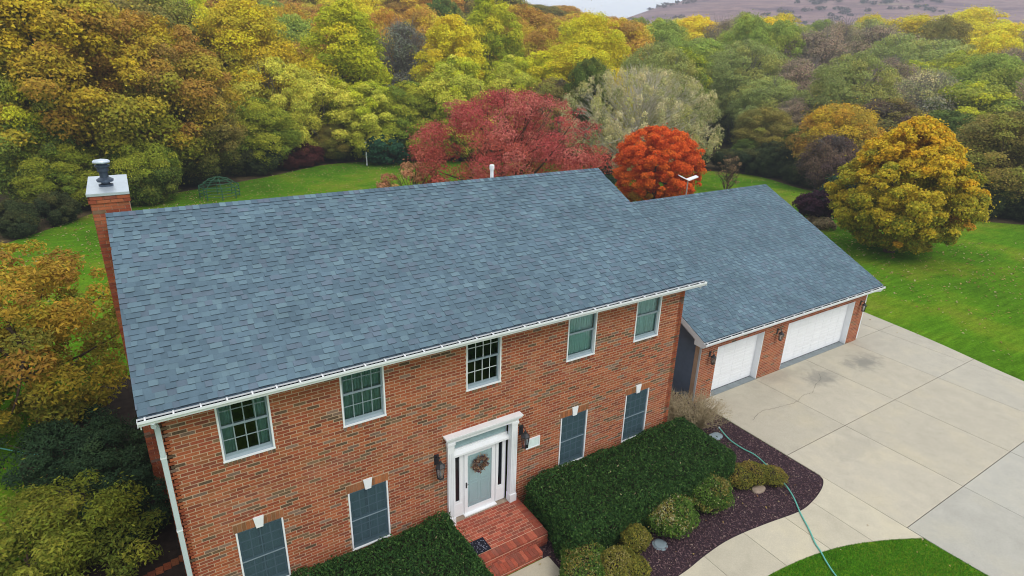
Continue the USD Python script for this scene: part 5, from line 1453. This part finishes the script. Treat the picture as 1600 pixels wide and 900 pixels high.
# bare ornamental shrubs between the hedge and the garage
for x, y, w, h, lab, sd in ((15.55, 0.15, 2.1, 1.5, 'bare twiggy beige shrub at the corner of the drive, right of the hedge', 1), (14.75, 0.75, 1.6, 1.5, 'bare twiggy olive shrub behind the hedge end, against the brick corner', 2)):
    rgx = np.random.default_rng(400 + sd)
    t = thing('bare_shrub', lab, 'shrub', (x, y, 0))
    m = MB()
    for k in range(230):
        a, s = rgx.uniform(0, 2 * np.pi), rgx.random() ** 0.6
        e = np.array([w / 2 * s * math.cos(a), w / 2 * s * math.sin(a), h * rgx.uniform(0.55, 1.0) * (1 - 0.35 * s)])
        mid = e * [0.45, 0.45, 0.6] + rgx.normal(0, 0.04, 3)
        m.tube([np.array([0.12 * math.cos(a), 0.12 * math.sin(a), 0]), mid, e], [0.010, 0.007, 0.003], 4, cap=False)
        for q in range(5):
            f = rgx.uniform(0.2, 1)
            b0 = mid + (e - mid) * f
            m.tube([b0, b0 + unit(rgx.normal(size=3) + e / 2 + [0, 0, 0.5]) * rgx.uniform(0.1, 0.28)], [0.005, 0.002], 3, cap=False)
    m.build(t, 'branches', plain('beige_twig', (0.40, 0.33, 0.21), 0.95, 0.1, 0.3))
    n = 1500
    a, s = rgx.uniform(0, 2 * np.pi, n), np.sqrt(rgx.random(n))
    Pp = np.c_[w / 2 * s * np.cos(a), w / 2 * s * np.sin(a), h * (0.25 + 0.6 * rgx.random(n)) * (1.1 - 0.35 * s)]
    V, F = cards(Pp, rgx.normal(size=(n, 3)), rgx.uniform(0.012, 0.03, n), rgx, 0.4)
    mesh(t, 'dry_leaves', V, F, SHRUB, np.array([(0.26, 0.22, 0.10), (0.20, 0.19, 0.07), (0.32, 0.26, 0.15)])[rgx.choice(3, n)])

# ------------------------------------------------------------------ small things about the yard
t = thing('ground_lid', 'round grey lid set in the mulch between the ball shrubs', 'lid', (10.50, -3.06, 0.01))
MB().lathe([(0.0, 0.05), (0.14, 0.05), (0.155, 0.04), (0.16, 0.0)], (0, 0, 0), 28).build(t, 'cover', LID)
MB().lathe([(0.163, 0.0), (0.163, 0.025), (0.20, 0.02), (0.205, 0.0)], (0, 0, 0), 28).build(t, 'rim', LID)


def rock(name, label, x, y, sx, sy_, sz, seed, m=STONE):
    s = trimesh.creation.icosphere(3, 1.0)
    v = s.vertices * (1 + 0.45 * (meshkit.fbm(s.vertices * 1.6 + seed, 3, seed) - 0.5))[:, None]
    v = np.sign(v) * np.abs(v) ** 0.8 * np.array([sx, sy_, sz])
    tag(stage.GetPrimAtPath(mesh('/World', name, v + [x, y, sz * 0.5], s.faces, m)), label, 'stone')


rock('flat_stone', 'tan flat stone in the mulch in front of the low olive gold shrub', 14.62, -3.02, 0.24, 0.15, 0.07, 3)
rock('flat_stone', 'grey flat stone at the hedge end where the hose begins', 15.65, -0.55, 0.28, 0.18, 0.06, 4, LID)


def hose(label, pts, z, group=None):
    p3 = smooth_line(np.c_[np.array(pts), z], 8)
    t = thing('garden_hose', label, 'hose', (p3[0][0], p3[0][1], 0))
    m = MB().tube(p3 - np.array([p3[0][0], p3[0][1], 0]), 0.020, 7)
    m.build(t, 'tube', HOSE)
    d = unit(p3[1] - p3[0])
    MB().tube([np.array([0, 0, p3[0][2]]) - d * 0.06, np.array([0, 0, p3[0][2]]) + d * 0.01], 0.026, 8).build(t, 'coupling', STEEL)


hp = [(15.95, -0.45), (15.86, -0.96), (15.88, -1.48), (15.94, -1.9), (15.80, -2.45), (15.58, -3.05), (15.45, -3.4), (15.19, -3.8), (14.78, -4.28), (14.41, -4.78), (14.10, -5.15), (13.95, -5.40), (13.74, -5.70), (13.54, -6.05), (13.3, -6.6), (13.2, -7.4)]
hose('long pale green hose crossing mulch bed and footpath to the front lawn', hp, [.2, .09, .05, .05, .06, .06, .05, .05, .048, .05, .048, .045, .045, .045, .045, .045])
hose('pale green hose lying on the shaded lawn at the left edge', [(-7, 12.2), (-5.6, 11.4), (-4.5, 10.45), (-4.1, 10.05), (-3.7, 9.65), (-3.2, 9.35)], [.03] * 6)
# brick edging by the left corner
t = thing('brick_edging', 'row of dark edging bricks at the lower left by the house corner', 'edging', (-0.6, 2.6, 0))
rg = np.random.default_rng(9)
for k in range(7):
    a = -0.62 + k * 0.17
    mesh(t, 'brick', *box_vf((a, -0.09 + 0.05 * k - 0.15, 0.0), (a + 0.16, 0.06 + 0.05 * k - 0.15, 0.09)), BRICK, BPAL[rg.choice(5)] * 0.75)

# green iron frame on the back lawn
t = thing('iron_gazebo', 'round green iron gazebo frame on the back lawn, above the roof ridge near the chimney', 'garden frame', (6.5, 44.6, 0))
for k in range(8):
    a = k * math.pi / 4
    MB().tube([(1.55 * math.cos(a), 1.55 * math.sin(a), 0), (1.55 * math.cos(a), 1.55 * math.sin(a), 1.05)], 0.045, 6).build(t, 'post', IRON)
    MB().tube([(1.5 * math.cos(a), 1.5 * math.sin(a), 1.0), (0.8 * math.cos(a), 0.8 * math.sin(a), 1.55), (0.12 * math.cos(a), 0.12 * math.sin(a), 1.75)], 0.03, 6).build(t, 'rib', IRON)
u = np.linspace(0, 2 * np.pi, 33)
for z, r in ((0.3, 1.55), (0.55, 1.55), (0.8, 1.55), (1.04, 1.55), (1.3, 1.15), (1.55, 0.8)):
    MB().tube(np.c_[r * np.cos(u), r * np.sin(u), np.full(33, z)], 0.028, 5, cap=False).build(t, 'ring', IRON)

# white pole at the far lawn edge, and what stands behind the garage ridge
t = thing('white_pole', 'short white pole with a bird feeder at the far lawn edge', 'pole', (23.0, 54.6, 0))
MB().tube([(0, 0, 0), (0, 0, 1.5)], [0.10, 0.075], 8).build(t, 'pole', WHITE)
MB().tube([(0, 0, 1.5), (0, 0, 2.1)], 0.025, 6).build(t, 'rod', BLACK)
MB().lathe([(0.0, 2.75), (0.20, 2.5), (0.12, 2.48), (0.13, 2.15), (0.18, 2.1), (0, 2.08)], (0, 0, 0), 10).build(t, 'feeder', WHITE)
t = thing('yard_light', 'white twin winged light on a slim post behind the garage ridge', 'light', (31.9, 16.2, 0))
MB().tube([(0, 0, 0), (0, 0, 4.45)], [0.06, 0.04], 8).build(t, 'post', plain('weathered_post', (0.30, 0.27, 0.25), 0.8))
for s in (-1, 1):
    MB().add([(0, -0.10, 4.45), (s * 0.60 * cy, -s * 0.60 * sy - 0.10, 4.70), (s * 0.60 * cy, -s * 0.60 * sy + 0.14, 4.78), (0, 0.16, 4.52), (0, -0.10, 4.40), (s * 0.6 * cy, -s * 0.6 * sy - 0.10, 4.66), (s * 0.6 * cy, -s * 0.6 * sy + 0.14, 4.74), (0, 0.16, 4.47)],
             [(0, 1, 2, 3), (7, 6, 5, 4), (0, 4, 5, 1), (1, 5, 6, 2), (2, 6, 7, 3)]).build(t, 'wing', WHITE)

# fallen leaves and grass
rg = np.random.default_rng(55)
lp = []
for x0, x1, y0, y1, n in ((-9, -1.5, 2, 20, 2600), (-8, 6, 20, 48, 2600), (4, 28, 40, 58, 2600), (40, 62, 8, 36, 1800), (34, 52, -2, 14, 1100), (30, 62, -12, 6, 500), (8.2, 16, -3.8, 0.5, 160), (5.9, 9, -5, -1.9, 30), (12, 17, -9, -5.4, 20)):
    q = np.c_[rg.uniform(x0, x1, n), rg.uniform(y0, y1, n)]
    lp.append(q)
lp = np.concatenate(lp)
import shapely
lp = lp[shapely.contains_xy(poly_lawn, lp[:, 0], lp[:, 1]) & ~((lp[:, 0] > -0.4) & (lp[:, 0] < 14) & (lp[:, 1] > -0.2) & (lp[:, 1] < 9.3))]
far = np.linalg.norm(lp - CAM[:2], axis=1)
V, F = cards(np.c_[lp, np.full(len(lp), 0.045)], np.c_[rg.normal(0, 0.35, (len(lp), 2)), np.ones(len(lp))], rg.uniform(0.03, 0.07, len(lp)) * np.clip(far / 30, 0.7, 1.4), rg, 0.6)
fp = np.array([(0.38, 0.29, 0.10), (0.30, 0.19, 0.08), (0.42, 0.36, 0.20), (0.24, 0.13, 0.06)])
tag(stage.GetPrimAtPath(mesh('/World', 'fallen_leaves', V, F, SHRUB, fp[rg.choice(4, len(lp))], kind='stuff')), 'fallen yellow and brown leaves scattered over the lawn', 'leaves')


def grass(poly, n, size, seed):
    rg = np.random.default_rng(seed)
    q = scatter_in(poly, n, rg)
    a = rg.uniform(0, 2 * np.pi, n)
    h = size * rg.uniform(0.6, 1.3, n)
    lean = np.c_[rg.normal(0, 0.45, (n, 2)), np.ones(n)]
    lean = unit(lean) * h[:, None]
    side = np.c_[np.cos(a), np.sin(a), np.zeros(n)] * (0.008 + size * 0.06)
    b = np.c_[q, np.zeros(n)]
    V = np.stack([b - side, b + side, b + lean], 1).reshape(-1, 3)
    T = np.array([(0.075, 0.225, 0.009), (0.11, 0.27, 0.014), (0.055, 0.17, 0.009), (0.17, 0.26, 0.03)])[rg.choice(4, n, p=[.4, .3, .2, .1])] * rg.uniform(1.0, 1.45, (n, 1))
    return V, np.arange(3 * n).reshape(-1, 3), T


isl = Polygon(smooth_line(LAWN_FRONT[:7], 5)[:, :2].tolist() + [(11.0, -9.5), (17.0, -9.5), (16.95, -8.4)]).buffer(-0.01)
V1, F1, T1 = grass(isl, 60000, 0.05, 61)
tag(stage.GetPrimAtPath(mesh('/World', 'grass_blades', V1, F1, GRASSB, T1, kind='stuff')), 'short green grass of the front lawn island', 'grass')

# scattered cedars on the far hill
V, F, T = [], [], []
rg = np.random.default_rng(71)
n0 = 0
for k in range(130):
    D, r = rg.normal(700, 25), rg.choice([0.43, 0.455, 0.47, 0.88, 0.80]) + rg.normal(0, 0.010)
    x, y = CAM[0] + D * (sy + r * cy), CAM[1] + D * (cy - r * sy)
    w, h = rg.uniform(3, 7), rg.uniform(3, 6)
    v, f, t_, _ = crown(rg, w, h, 0.0, 8, 120, 0.8, C['dark'], shape='cone')
    V.append(v + [x, y, float(terrain(x, y))]); F.append(f + n0); T.append(t_ * [0.8, 1, 1.1]); n0 += len(v)
SC = [((0.10, 0.055, 0.06), 3), ((0.07, 0.06, 0.035), 2), ((0.16, 0.09, 0.07), 2), ((0.05, 0.06, 0.035), 1)]
for k in range(900):
    D, r = rg.uniform(380, 830), rg.uniform(0.12, 1.0)
    x, y = CAM[0] + D * (sy + r * cy), CAM[1] + D * (cy - r * sy)
    if meshkit.fbm(np.array([[x * 0.012, y * 0.012, 3.0]]), 3, 9)[0] < 0.5:
        continue
    v, f, t_, _ = crown(rg, rg.uniform(5, 13), rg.uniform(1.5, 4), 0.0, 7, 90, 0.9, SC)
    V.append(v + [x, y, float(terrain(x, y)) - 0.3]); F.append(f + n0); T.append(t_); n0 += len(v)
tag(stage.GetPrimAtPath(mesh('/World', 'hill_cedars', np.concatenate(V), np.concatenate(F), YEW, np.concatenate(T), kind='stuff')), 'clumps of dark cedars and scrub on the far purple hillside', 'trees')

# ------------------------------------------------------------------ the air
HAZE = 0.0005
if HAZE:
    air = usdkit.material(stage, '/World/Looks/haze', {'v': ('principled_volume', {'color': (0.80, 0.88, 0.99), 'density': HAZE, 'anisotropy': 0.2})}, [], volume='v.volume')
    b = MB().box((-1400, -1400, -45), (2400, 2400, 175))
    b.build('/World', 'haze', air, kind='stuff')
    tag(stage.GetPrimAtPath('/World/haze'), 'thin blue grey haze over the whole valley', 'haze')
